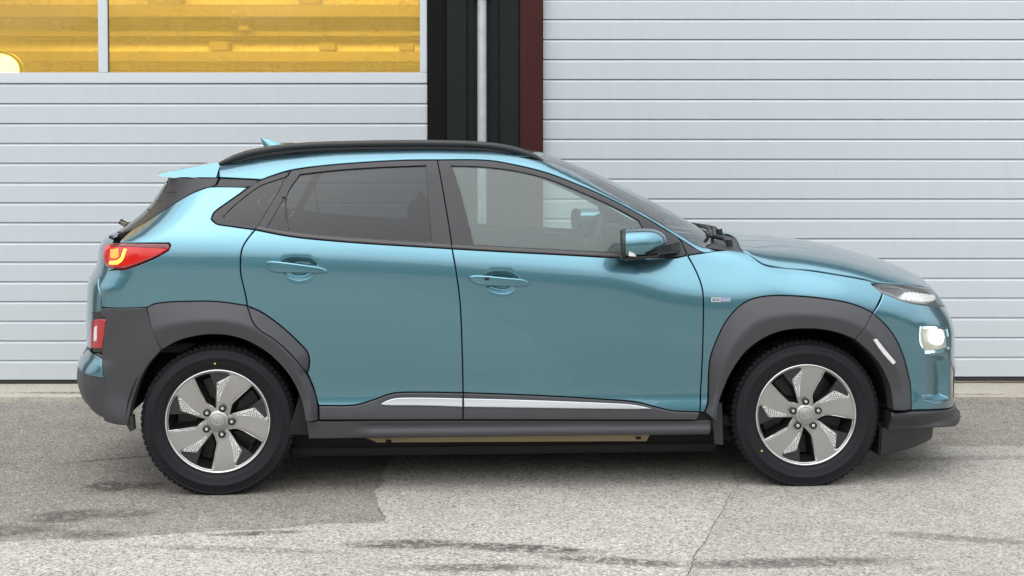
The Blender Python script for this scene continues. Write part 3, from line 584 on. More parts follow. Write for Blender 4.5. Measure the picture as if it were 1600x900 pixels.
# the lit workshop behind the amber panes
M_IN = simple('workshop_wall_sheet', (.74,.69,.56), .6, vary=.12, vscale=1.5)
M_IN2 = simple('workshop_beam', (.20,.17,.12), .6, vary=.2, vscale=5)
M_INF = simple('workshop_floor', (.25,.24,.22), .7)
bpart('workshop_side_wall', -7, -6.9, 2.001, 7.5, 0, 3.9, M_IN); bpart('workshop_side_wall', 6.9, 7, 2.001, 7.5, 0, 3.9, M_IN)
bpart('workshop_floor', -6.9, 6.9, 1.83, 7.5, .0, .03, M_INF, 0); bpart('workshop_roof', -7, 7, 2.001, 7.6, 3.95, 4.1, M_IN, 0)
for k in range(26): bpart('cladding_plank', -6.88, 6.88, 7.40+random.uniform(0, .012), 7.47, .04+k*.15, .04+k*.15+.142, M_IN, .004)
bpart('workshop_back_wall', -6.9, 6.9, 7.475, 7.6, .0, 3.94, M_IN2, 0)
for z, h, d, m in ((2.36, .10, .28, M_IN2), (2.62, .045, .18, M_IN2), (2.80, .12, .35, M_IN2), (3.08, .05, .2, M_IN2)): bpart('cable_tray', -6.7, 6.7, 7.39-d, 7.39, z, z+h, m)
for x, z, s in ((-2.1, 2.93, .13), (-1.9, 2.41+.06, .10), (-3.6, 2.93, .2), (-.9, 2.93, .16), (-3.0, 2.47, .12), (-1.1, 2.47, .09), (-2.7, 2.67, .06)):
    bpart('storage_box', x, x+s*1.6, 7.10, 7.32, z, z+s*.75, M_IN2, .004)
M_TUBE = simple('lit_diffuser', (.9, .9, .9), .6, emit=(1, .95, .86), es=21)
for x, y, z, wh in ((-3.4, 5.0, 3.62, 'above the tripod work lamp'), (-1.3, 5.0, 3.62, 'behind the longer amber pane'), (1.6, 5.0, 3.62, 'behind the plain white door')):
    f = empty('ceiling_lamp', (x, y, z)); tag(f, 'wide lit lamp panel hung under the workshop roof '+wh, 'ceiling lamp', 'lamp panels in the workshop')
    B('lamp_housing', (-.95, .95, -.7, .7, .02, .10), M_ALU, f, .01); B('diffuser', (-.92, .92, -.67, .67, 0, .0195), M_TUBE, f)
    for s in (-1, 1): B('hanger', (s*.6-.006, s*.6+.006, -.006, .006, .10, .331), M_BRACKET, f)
# work lamp shining through the left pane
wl = empty('work_lamp', (-3.40, 2.42, 0.03)); tag(wl, 'lit work lamp on a tripod glaring behind the left amber pane', 'work lamp')
bm = bmesh.new(); tube(bm, [(0, .02, .5), (0, .02, 1.88)], .016, n=10); from_bm('pole', bm, M_BRACKET, wl)
for k in range(3):
    a = k*2.0944+.4; bm = bmesh.new(); tube(bm, [(0, 0, .62), (.42*math.cos(a), .42*math.sin(a), 0)], .012, n=8); from_bm('leg', bm, M_BRACKET, wl)
def disc_(bm, prof): loft(bm, [[Vector((r*1.35*math.cos(a), y, 2.00+r*math.sin(a))) for a in (2*math.pi*k/32 for k in range(32))] for r, y in prof])
bm = bmesh.new(); disc_(bm, [(.11, .05), (.125, .02), (.125, -.03), (.112, -.03), (.108, -.02)]); from_bm('lamp_head', bm, M_BRACKET, wl)
bm = bmesh.new(); disc_(bm, [(.106, -.021), (.106, -.026), (.09, -.034), (.04, -.040)]); from_bm('lamp_glass', bm, simple('lit_work_lamp', (1, 1, 1), .4, emit=(1, .96, .86), es=10), wl)
# rainwater pipe in front of the boards
pp = empty('drain_pipe', (-.152, 1.678, .03)); tag(pp, 'galvanised steel pipe running up the dark boards', 'pipe')
bm = bmesh.new(); tube(bm, [(0, 0, 0), (0, 0, 4.1)], .030, n=28, up=(0, 1, 0)); from_bm('pipe_tube', bm, M_ZINC, pp)
for z in (.7, 2.405, 3.7):
    c = bmesh.new(); lathe_pts = [(.0302, z-.014), (.036, z-.014), (.036, z+.014), (.0302, z+.014)]
    loft(c, [[Vector((r*math.cos(a), r*math.sin(a), zz)) for a in (2*math.pi*k/28 for k in range(28))] for r, zz in lathe_pts], caps=False)
    box(c, -.048, -.036, -.008, .05, z-.012, z+.012); box(c, .036, .048, -.008, .05, z-.012, z+.012)
    from_bm('clamp', c, M_BRACKET, pp)
# ------------------------------------------------------------------ the car
def mat_paint():
    m, n, l, b = nodes_of('teal_metallic_paint'); v = obj_co(n, l)
    f = tex_noise(n, l, 2200, 1, .5, v)
    l.new(mixc(n, l, f, (.098,.248,.312), (.126,.295,.366)), b.inputs['Base Color'])
    b.inputs['Metallic'].default_value = 1.0; b.inputs['Roughness'].default_value = .28; b.inputs['Coat Weight'].default_value = 1.0; b.inputs['Coat Roughness'].default_value = .015
    b.inputs['Coat IOR'].default_value = 1.65
    return m
M_PAINT = mat_paint()
M_CLAD = simple('grey_cladding', (.047,.047,.053), .40, vary=.06, vscale=8, bmp=.25, bscale=1800)
M_TRIM = simple('black_trim', (.020,.020,.022), .42, vary=.05, bmp=.1, bscale=1500)
M_FRAME = simple('satin_black_frame', (.024,.023,.026), .36)
M_BELT = simple('belt_rubber', (.075,.072,.074), .45)
M_REFL2 = simple('lamp_housing', (.42,.43,.43), .28, .6)
M_GLOSSB = simple('gloss_black', (.008,.008,.009), .12)
M_DARK = simple('dark_underbody', (.008,.008,.008), .85)
M_RUBBER = simple('tyre_rubber', (.0085,.0095,.012), .60, spec=.28, vary=.3, vscale=15, bmp=.3, bscale=300)
M_CHROME = simple('satin_chrome', (.80,.81,.82), .20, 1.0)
M_SILVER = simple('silver_plastic', (.56,.58,.60), .30, .6)
M_RIM = simple('machined_alloy', (.42,.412,.40), .34, .75, vary=.03, vscale=9)
M_RIMLIP = simple('polished_lip', (.72,.72,.72), .18, 1.0)
M_INS = simple('bright_insert', (.82,.82,.82), .3, .5)
M_CAP = simple('cap_grey', (.36,.36,.35), .35, .6)
M_RIMD = simple('dark_alloy', (.014,.014,.014), .35, .3)
M_INT = simple('interior_trim', (.06,.063,.064), .65, vary=.1)
M_SEAT = simple('seat_cloth', (.025,.026,.028), .85, vary=.1, vscale=60)
M_HEAD = simple('headliner', (.30,.31,.31), .9)
M_GLASS = glass('clear_window', (.78,.88,.84), .95, 0, 1.52, (.44,.53,.51), .20)  # grey-green haze mixed in, painting the sky's reflection on the front panes
M_TINT = glass('privacy_window', (.27,.29,.295), .9, 0, 1.50, (.10,.105,.11), .12)
M_WIND = glass('windscreen', (.66,.74,.72), 1.0, 0, 1.55, (.30,.35,.35), .06)
M_LENS = glass('lamp_lens', (.90,.92,.92), 1.0, .02, 1.5)
M_RED = simple('red_lamp_lens', (.36,.008,.008), .12, coat=.5, emit=(1, .015, .012), es=.22)
M_REDU = simple('red_reflector_lens', (.42,.012,.02), .15, coat=1)
M_REDD = simple('dark_red_lens', (.16,.006,.008), .15, coat=1)
M_GLOW = simple('tail_light_lit', (1, .7, .1), .3, emit=(1, .60, .03), es=1.7)
M_AMB = simple('orange_lit', (1, .3, .05), .3, emit=(1, .22, .01), es=.6)
M_LED = simple('headlight_lit', (1, 1, 1), .3, emit=(1, 1, .92), es=6)
M_HOUSE = simple('housing_glow', (.40, .41, .38), .25, .5, emit=(1, 1, .86), es=.22)  # own glow added to the housing in place of the headlight's bloom
M_DRL = simple('running_light', (.8, .8, .78), .25, .2, emit=(1, 1, .95), es=.3)
M_REFL = simple('lamp_reflector', (.75, .76, .75), .15, 1.0)
M_WHITE = simple('white_reflector', (.74,.72,.71), .35)
M_BADGEB = simple('badge_blue', (.10,.22,.50), .25)
M_TRAY = simple('beige_battery_tray', (.34,.27,.15), .6, vary=.2, vscale=12)
M_YEL = simple('yellow_paint_dot', (.7,.6,.05), .6)

car = empty('parked_car', (0, 0, 0), R_(3.24))
tag(car, 'teal compact crossover car with dark grey wheel arch cladding and a lit headlight', 'car')
CAR = (car, car)
sideloop = lambda k: to_dom('side', PT[k])
def mir(L): return [(x, -y, z) for x, y, z in L]
cup_r = smooth_poly(sideloop('handle_cup_r')); cup_f = smooth_poly(sideloop('handle_cup_f'))
# doors
rdoor = panel('rear_door', PT['rear_door'], M_PAINT, CAR, dents=[(cup_r, .022, .02)])
fdoor = panel('front_door', PT['front_door'], M_PAINT, CAR, dents=[(cup_f, .022, .02)])
panel('fender', PT['fender'], M_PAINT, CAR)
qp = panel('quarter_panel', PT['body_side'], M_PAINT, CAR)
panel('roof_side_rail', PT['cant_rail'], M_PAINT, CAR)
# cladding
def arch_prof(outer, opening, hmax=.036, knee=.56):
    lo = smooth_poly(to_dom('side', outer), .02, closed=False); li = smooth_poly(to_dom('side', opening), .02, closed=False)
    def f(q):
        a = line_dist(q, lo); b = line_dist(q, li); s = a/(a+b+1e-9)
        a_, b_ = s/knee*(hmax+.001), (hmax+.001)-.008*(s-knee)/(1-knee); return -.001-smax(-a_, -b_, .008)
    return f
OUT_R = PT['rear_arch_cladding'][:7]+PT['door_corner_cladding'][:9]
n_open = len(PT['rear_arch_cladding'])
OP_R = [(-1.6721,-.846,.353), (-1.6595,-.837,.421), (-1.6304,-.842,.506), (-1.586,-.853,.584), (-1.5288,-.864,.648), (-1.454,-.87,.688), (-1.365,-.88,.712), (-1.27,-.88,.716), (-1.19,-.88,.70), (-1.107,-.88,.664), (-1.035,-.88,.604), (-.973,-.88,.53), (-.935,-.88,.447), (-.92,-.88,.383), (-.914,-.88,.33)]
prR = arch_prof(OUT_R+[(-.87,-.88,.45), (-.86,-.88,.33)], OP_R)
panel('rear_arch_cladding', PT['rear_arch_cladding'], M_CLAD, CAR, prof=prR, gap=.0012, h=.011, flange=.05)
panel('arch_cladding_corner', PT['door_corner_cladding'], M_CLAD, rdoor, prof=prR, gap=.0018, h=.011, flange=.02)
nF = 16
OUT_F = PT['front_arch_cladding'][:nF]+PT['bumper_arch_cladding'][1:7]
OP_F = PT['front_arch_cladding'][nF+1:][::-1]+PT['bumper_arch_cladding'][7:11][::-1]
OP_F = sorted(PT['front_arch_cladding'][nF+1:], key=lambda p: p[0])+sorted(PT['bumper_arch_cladding'][7:11], key=lambda p: p[0])
prF = arch_prof(OUT_F, OP_F)
panel('front_arch_cladding', PT['front_arch_cladding'], M_CLAD, CAR, prof=prF, gap=.0012, h=.011, flange=.05)
panel('bumper_arch_cladding', PT['bumper_arch_cladding'], M_CLAD, CAR, prof=prF, gap=.0012, h=.011, flange=.05)
panel('lower_cladding', PT['rear_lower_cladding'], M_CLAD, rdoor, lift=.007, h=.018, gap=.0018, edge=.006, flange=.02)
panel('lower_cladding', PT['front_lower_cladding'], M_CLAD, fdoor, lift=.007, h=.018, gap=.0018, edge=.006, flange=.02)
panel('trim_strip', PT['strip_rear'], M_SILVER, rdoor, lift=.015, h=.012, gap=.0005, edge=.004, flange=.012)
panel('trim_strip', PT['strip_front'], M_SILVER, fdoor, lift=.015, h=.012, gap=.0005, edge=.004, flange=.012)
panel('sill', PT['sill'], M_CLAD, CAR, lift=-.004, h=.015, gap=.001, edge=.006, flange=.06, prof=lambda q: .006*np.sin((q[:, 1]-.25)*95)*sstep(-.75, -.6, q[:, 0]))
panel('reflector', PT['reflector'], M_WHITE, CAR, lift=.041, h=.012, gap=0, edge=.002, flange=.006)
# windows
panel('window_frame', PT['front_frame'], M_FRAME, fdoor, lift=-.001, gap=.002, h=.02, edge=.002, holes=[sideloop('front_glass')], flange=.012)
panel('window_pane', PT['front_glass'], M_GLASS, fdoor, lift=-.008, gap=-.004, h=.03, edge=.0008, flange=0)
panel('mirror_sail', PT['sail'], M_FRAME, CAR, lift=-.001, gap=.0015, h=.015, edge=.002, flange=.012)
panel('window_frame', PT['rear_frame'], M_FRAME, rdoor, lift=-.001, gap=.002, h=.02, edge=.002, holes=[sideloop('rear_glass'), sideloop('vent_glass')], flange=.012)
panel('window_pane', PT['rear_glass'], M_TINT, rdoor, lift=-.008, gap=-.004, h=.03, edge=.0008, flange=0)
panel('vent_pane', PT['vent_glass'], M_TINT, rdoor, lift=-.005, gap=-.003, h=.02, edge=.0008, flange=0)
panel('quarter_frame', PT['quarter_frame'], M_FRAME, CAR, lift=-.001, gap=.002, h=.02, edge=.002, holes=[sideloop('quarter_glass')], flange=.012)
panel('quarter_pane', PT['quarter_glass'], M_TINT, CAR, lift=-.006, gap=-.004, h=.02, edge=.0008, flange=0)
panel('belt_moulding', PT['belt_rear'], M_BELT, rdoor, lift=.006, gap=.0012, h=.02, edge=.004, flange=.012)
panel('belt_moulding', PT['belt_front'], M_BELT, fdoor, lift=.006, gap=.0012, h=.02, edge=.004, flange=.012)
panel('rear_pillar_trim', PT['pillar_trim_d'], M_TRIM, CAR, lift=.002, gap=.001, h=.02, edge=.003, flange=.02)
panel('pillar_band', PT['pillar_band'], M_TRIM, CAR, lift=-.002, gap=.0012, h=.015, edge=.002)
for (x0, x1, z) in ((-1.575, -1.50, 1.318), (-1.617, -1.568, 1.276), (-1.66, -1.628, 1.236)):
    yy = lambda x: float(dom_surf('side', [(x, z)])[0][1])
    for s in (1, -1):
        bm = bmesh.new(); tube(bm, [(x, s*(yy(x)-.0015), z) for x in np.linspace(x0, x1, 6)], .0035, .0022, n=6); from_bm('vent_slot', bm, M_DARK, car)
# door handles
for key, door, kx in (('handle_r', rdoor, None), ('handle_f', fdoor, -.128)):
    q = sideloop(key); xa, xb = q[:, 0].min(), q[:, 0].max()
    pr = lambda q, xa=xa, xb=xb: .024*np.clip(np.sin(np.clip((q[:, 0]-xa)/(xb-xa), 0, 1)*math.pi), 0, 1)**.45
    hs_ = panel('handle', PT[key], M_PAINT, door, lift=.008, prof=pr, gap=0, h=.01, edge=.006, flange=.018)
    xs_ = xa+.085*(xb-xa)/.27
    for o, s in zip(hs_, (1, -1)):
        if kx is not None:
            y = float(dom_surf('side', [(kx, .952)])[0][1])-.0325
            B('key_button', (kx-.010, kx+.010, s*y-.0015, s*y+.0015, .944, .957), M_GLOSSB, door[0] if s > 0 else door[1], .001)
# hood, windscreen, roof, cowl
he = [p for p in PT['hood_edge'][1:]]; lu = PT['upper_lamp'][1:5]
hood_near = [(1.125, 0), (1.105, -.25), (1.065, -.5), (1.03, -.70)]+[(p[0], p[1]) for p in he]+[(p[0], p[1]) for p in lu[1:]]+[(2.075, -.22), (2.085, 0)]
loop = hood_near+[(x, -y) for x, y in hood_near[1:-1]][::-1]
v, n_, f = panel_mesh('hood', np.array(loop), 'top', gap=.003, h=.045, edge=.005, flange=.02)
hood = link('hood', mesh_from('hood', v, n_, f), M_PAINT, car)
def sym(near): return near+[(x, -y) for x, y in near[1:-1]][::-1]
def top_panel(name, near, mat, **kw):
    v, n_, f = panel_mesh(name, np.array(sym(near)), 'top', **kw); return link(name, mesh_from(name, v, n_, f), mat, car)
xw = lambda w: 1.03-.30*w*w
top_panel('windscreen', [(.19, 0), (.19-.2*.09, -.3), (.19-.2*.34, -.58), (.3, -.62), (.5, -.685), (.7, -.735), (xw(.765), -.765), (xw(.5), -.5), (xw(.25), -.25), (1.03, 0)], M_WIND, lift=-.007, gap=0, h=.06, edge=.001, flange=0)
top_panel('roof', [(-1.34, 0), (-1.34, -.3), (-1.33, -.60), (-.9, -.64), (-.3, -.65), (.0, -.64), (.19-.2*.34, -.58), (.19-.2*.09, -.3), (.188, 0)], M_PAINT, lift=-.005, gap=0, h=.05, edge=.001, flange=0)
top_panel('headliner', [(-1.3, 0), (-1.3, -.5), (-.3, -.56), (.08, -.53), (.15, 0)], M_HEAD, lift=-.05, gap=0, h=.1, edge=.002, flange=0)
top_panel('cowl', [(1.005, 0), (xw(.25)-.02, -.25), (xw(.5)-.02, -.5), (xw(.7)-.02, -.70), (1.05, -.72), (1.085, -.5), (1.125, -.25), (1.145, 0)], M_TRIM, lift=-.014, gap=0, h=.05, edge=.002, flange=0)
# front end
ub = PT['upper_lamp']; seam = PT['fender'][-18:]
bump_near = [PT['bumper_arch_cladding'][0], PT['seam_up'][0]]+[ub[10], ub[9], ub[8], ub[7]]
bump_q = [tuple(x) for x in to_dom('front', bump_near)]+[(to_dom('front', [(2.07, -.40, .80)])[0][0], .815), (-.20, .838), (0, .842)]
low_q = [tuple(x) for x in to_dom('front', [(2.17, 0, .29)]+[(2.155, -.25, .292)]+PT['lip_top'][::-1]+PT['bumper_arch_cladding'][1:7][::-1])]
near = low_q+bump_q                       # bottom centre -> near side -> top centre
full = np.array(near+[(-a, b) for a, b in near[1:-1]][::-1])
pk = smooth_poly(to_dom('front', PT['pocket'])); lf = smooth_poly(to_dom('front', PT['lamp_front']))
mirq = lambda q: q*np.array([-1, 1])
v, n_, f = panel_mesh('front_bumper', full, 'front', gap=.0015, h=.022, edge=.004, flange=.02, dents=[(pk, .050, .022), (mirq(pk), .050, .022), (lf, .012, .012), (mirq(lf), .012, .012)])
fb = link('front_bumper', mesh_from('front_bumper', v, n_, f), M_PAINT, car)
lip_near = [(0, .288)]+[(tuple(x)[0], tuple(x)[1]-.002) for x in to_dom('front', [(2.155, -.25, .29)]+PT['lip_top'][::-1])]+[tuple(to_dom('front', [(1.676, -.85, .338)])[0]), tuple(to_dom('front', [(1.676, -.85, .252)])[0]), tuple(to_dom('front', [(1.9, -.77, .246)])[0]), tuple(to_dom('front', [(2.07, -.56, .226)])[0]), (0, .215)]
full = np.array(lip_near+[(-a, b) for a, b in lip_near[1:-1]][::-1])
v, n_, f = panel_mesh('bumper_lip', full, 'front', gap=.001, h=.02, edge=.008, flange=.06, lift=.012, prof=lambda q: .007*np.sin((q[:, 1]-.2)*70))
link('bumper_lip', mesh_from('bumper_lip', v, n_, f), M_TRIM, car)
bm = bmesh.new()
loft(bm, [[Vector(p) for p in ((1.64, s*.845, z), (1.70, s*.835, z), (1.84, s*.79, z), (1.93, s*.72, z), (1.95, s*.40, z), (1.95, -s*.40, z), (1.93, -s*.72, z), (1.84, -s*.79, z), (1.70, -s*.835, z), (1.64, -s*.845, z))] for s, z in ((.97, .125), (1, .26))])
bmesh.ops.bevel(bm, geom=bm.edges[:], offset=.008, segments=2, affect='EDGES')
for v_ in bm.verts:
    if v_.co.z < .2: v_.co.z += .055*max(0, (v_.co.x-1.64)/.31)
from_bm('front_skirt', bm, M_TRIM, car)
# lower grille opening on the nose
gq = np.array([(-.38, .33), (.38, .33), (.42, .44), (.30, .50), (-.30, .50), (-.42, .44)])
v, n_, f = panel_mesh('lower_grille', gq, 'front', gap=0, h=.03, edge=.004, flange=.01, lift=.003); link('lower_grille', mesh_from('lower_grille', v, n_, f), M_TRIM, fb)
# lamps
def dom_panel(name, pts, dom, mat, parents, **kw): return panel(name, pts, mat, parents, dom=dom, **kw)
hl = dom_panel('upper_lamp', PT['upper_lamp'], 'front', M_REFL2, CAR, lift=-.012, gap=.001, h=.012, edge=.002, flange=.015)
dom_panel('lamp_reflector', [ub[0], ub[1], ub[2], ub[9], ub[10]], 'front', M_REFL, hl, lift=-.009, gap=.008, h=.012, edge=.002, flange=.004)
dr_ = PT['drl']
dom_panel('running_light', dr_, 'front', M_DRL, hl, lift=-.008, gap=.001, h=.008, edge=.002, flange=.005, prof=lambda q: .003*np.sign(np.sin(q[:, 0]*260)))
dom_panel('lens', PT['upper_lamp'], 'front', M_LENS, hl, lift=.002, gap=.002, h=.015, edge=.003, flange=.012)
ll = dom_panel('headlight', PT['lamp_front'], 'front', M_HOUSE, CAR, lift=-.010, gap=.002, h=.01, edge=.003, flange=.01)
for o, s in zip(ll, (1, -1)):
    c = dom_surf('front', to_dom('front', [(1.93, -.72, .655)]))[0]; nn = grad(c[None])[0]
    bm = bmesh.new(); ctr = Vector(c-nn*.004); q = Vector(nn).to_track_quat('Z', 'Y').to_matrix()
    rings = [[ctr+q@Vector((r*math.cos(a), r*math.sin(a), h)) for a in (2*math.pi*k/24 for k in range(24))] for r, h in ((.034, -.01), (.034, .006), (.026, .012), (.012, .015))]
    loft(bm, rings)
    if s < 0:
        for v_ in bm.verts: v_.co.y *= -1
    from_bm('projector_lens', bm, M_LED, o)
dom_panel('lens', PT['lamp_front'], 'front', M_LENS, ll, lift=.004, gap=.001, h=.02, edge=.004, flange=.014)
tl = dom_panel('tail_lamp', PT['tail_lamp'], 'rear', M_RED, CAR, lift=.004, gap=.001, h=.012, edge=.004, flange=.016)
dom_panel('light_guide', PT['tail_glow'], 'rear', M_GLOW, tl, lift=.0062, gap=0, h=.006, edge=.0015, flange=.003)
dom_panel('brake_light', PT['tail_amber'], 'rear', M_AMB, tl, lift=.0055, gap=0, h=.006, edge=.0015, flange=.003)
TL = PT['tail_lamp']
dom_panel('lamp_border', [TL[1], TL[2], TL[3], TL[4], (-1.50, -.872, 1.080), (-1.53, -.87, 1.083), (-1.64, -.846, 1.087), (-1.77, -.725, 1.084)], 'rear', M_REDD, tl, lift=.0065, gap=.0005, h=.01, edge=.0015, flange=.003)
dom_panel('lamp_border', [TL[5], TL[6], TL[7], TL[8], (-1.75, -.81, 1.004), (-1.69, -.85, 1.006), (-1.58, -.868, 1.045)], 'rear', M_REDD, tl, lift=.0065, gap=.0005, h=.01, edge=.0015, flange=.003)
# tailgate, rear glass, rear bumper
def rear_panel(name, near, mat, parent=car, **kw):
    q = np.array(near+[(-a, b) for a, b in near[1:-1]][::-1]); v, n_, f = panel_mesh(name, q, 'rear', **kw); return link(name, mesh_from(name, v, n_, f), mat, parent)
rq = lambda L: [tuple(x) for x in to_dom('rear', L)]
tg = rear_panel('tailgate', [(0, 1.115), (-.35, 1.113)]+rq([(-1.76, -.66, 1.112), TL[1], TL[0], TL[9], TL[8], (-1.838, -.72, .945), (-1.815, -.784, .89), (-1.8075, -.797, .825), (-1.80, -.797, .80), (-1.87, -.73, .79), (-1.90, -.70, .62)])+[(0, .61)], M_PAINT, h=.03, gap=.002, edge=.004, flange=.02)
rear_panel('rear_window', [(0, 1.37), (-.3, 1.37)]+rq([(-1.60, -.50, 1.355), (-1.66, -.56, 1.22), (-1.75, -.60, 1.14)])+[(-.3, 1.125), (0, 1.125)], M_TINT, h=.03, gap=.001, edge=.001, flange=.01, lift=-.002)
rb = rear_panel('rear_bumper', [(0, .606), (-.40, .606)]+rq([(-1.88, -.72, .606), (-1.83, -.775, .62), (-1.795, -.81, .60), (-1.785, -.82, .51), (-1.785, -.822, .345), (-1.78, -.82, .328), (-1.85, -.78, .345), (-1.92, -.71, .375)])+[(-.3, .39), (0, .39)], M_CLAD, h=.025, gap=.001, edge=.006, flange=.05)
panel('bumper_corner', PT['bumper_cladding'], M_CLAD, CAR, dom='rear', h=.02, gap=.001, edge=.004, flange=.04, lift=.003,
      prof=lambda q: .020*sstep(.17, .0, line_dist(q, to_dom('rear', OP_R[:5]))))
panel('bumper_insert', PT['bumper_patch'], M_PAINT, CAR, dom='rear', h=.015, gap=.001, edge=.004, flange=.012, lift=.005)
rf = panel('rear_lower_lamp', PT['rear_fog'], M_REDU, CAR, dom='rear', h=.01, gap=.001, edge=.004, flange=.02, lift=.006)
panel('lamp_surround', [(-1.855, -.745, .80), (-1.80, -.80, .80), (-1.775, -.822, .79), (-1.79, -.812, .625), (-1.87, -.735, .615), (-1.885, -.72, .70)], M_TRIM, CAR, dom='rear', h=.02, gap=0, edge=.003, flange=.012, lift=.001)
c = np.array(PT['rear_fog']); cm = c.mean(0)
panel('reversing_lens', [tuple(cm+(p-cm)*np.array([.20, .20, .5])+np.array([.004, 0, -.004])) for p in c], M_WHITE, rf, dom='rear', h=.008, gap=0, edge=.002, flange=.005, lift=.0085)
# spoiler
bm = bmesh.new(); rings = []
for k in range(25):
    y = -.555+1.11*k/24; u = abs(y)/.555; r = .048*u**3; dz = -.012*u*u
    e_ = max(0, (u-.85)/.15)
    rings.append([Vector(p) for p in ((-1.325, y, 1.465+dz), (-1.40, y, 1.451+dz), (-1.50, y, 1.435+dz), (-1.59+r*.6, y, 1.420+dz), (-1.645+r, y, 1.411+dz), (-1.652+r, y, 1.405+dz), (-1.645+r, y, 1.401+dz), (-1.60+r, y, 1.396+dz), (-1.50, y, 1.394+dz*.75), (-1.34, y, 1.392+dz*.7))])
rings[-1:]
for rg in rings:
    for i_, p_ in enumerate(rg):
        u_ = abs(p_.y)/.555; p_.y *= (1-.035*u_**6) if i_ < 5 else (1+.05*u_**6*(1 if i_ > 6 else .3))
loft(bm, rings); from_bm('spoiler', bm, M_PAINT, car, 24)
# roof rails and antenna
for s in (-1, 1):
    bm = bmesh.new(); RL = [(-1.325, 1.443), (-1.29, 1.457), (-1.257, 1.470), (-1.203, 1.489), (-1.131, 1.504), (-1.045, 1.517), (-.93, 1.527), (-.80, 1.532), (-.678, 1.535), (-.53, 1.537), (-.382, 1.537), (-.219, 1.534), (-.12, 1.528), (-.035, 1.517), (.044, 1.497), (.111, 1.470), (.14, 1.455)]
    rl = smooth_poly(np.array(RL), .03, closed=False)
    ks = [min(1, .55+1.6*min(i, len(rl)-1-i)/6) for i in range(len(rl))]
    tube(bm, [(x, s*.585, z) for x, z in rl], .017, .016, n=12, radii=ks)
    o = from_bm('roof_rail', bm, M_TRIM, car, 60)
    bm = bmesh.new(); tube(bm, [(x, s*.578, z-.020) for x, z in rl[1:-1]], .013, .019, n=8); from_bm('rail_base', bm, M_TRIM, o, 60)
bm = bmesh.new(); rings = []
for t in np.linspace(0, 1, 12):
    zz = 1.492+.072*t; x1 = -1.188+.165*(1-t)**.75; x0 = -1.190-.028*max(0, t-.25); wv = .030*(1-t)**.8+.003
    L = x1-x0; rings.append([Vector((x0+L*(.5+.5*math.cos(a)), wv*math.sin(a)*(1 if math.cos(a) < .0 else .8), zz)) for a in (2*math.pi*k/20 for k in range(20))])
loft(bm, rings); from_bm('antenna_fin', bm, M_PAINT, car, 60)
# wipers
bm = bmesh.new(); tube(bm, [(-1.80, -.05, 1.135), (-1.862, -.02, 1.138), (-1.892, -.03, 1.157)], .012, .014, n=8); tube(bm, [(-1.885, -.03, 1.152), (-1.80, -.30, 1.150)], .008, n=6); from_bm('rear_wiper', bm, M_TRIM, car)
for y0 in (-.55, .10):
    px_ = xw(abs(y0)); zt_ = float(Tf(np.array(px_), np.array(abs(y0))))
    bm = bmesh.new(); tube(bm, [(px_+.075, y0, zt_-.02), (px_+.055, y0+.02, zt_+.006), (px_+.02, y0+.09, zt_+.012), (xw(abs(y0+.42))+.0, y0+.42, float(Tf(np.array(xw(abs(y0+.42))), np.array(abs(y0+.42))))+.022)], .009, .011, n=8, up=(0, .3, 1))
    tube(bm, [(px_+.075, y0, zt_-.03), (px_+.072, y0, zt_+.004)], .016, n=12, up=(0, 1, 0))
    a_, b_ = y0+.02, y0+.62
    pts_ = [(xw(abs(t))-.03, t, float(Tf(np.array(xw(abs(t))-.03), np.array(abs(t))))+.012) for t in np.linspace(a_, b_, 9)]
    tube(bm, pts_, .007, .011, n=6); from_bm('wiper', bm, M_TRIM, car)
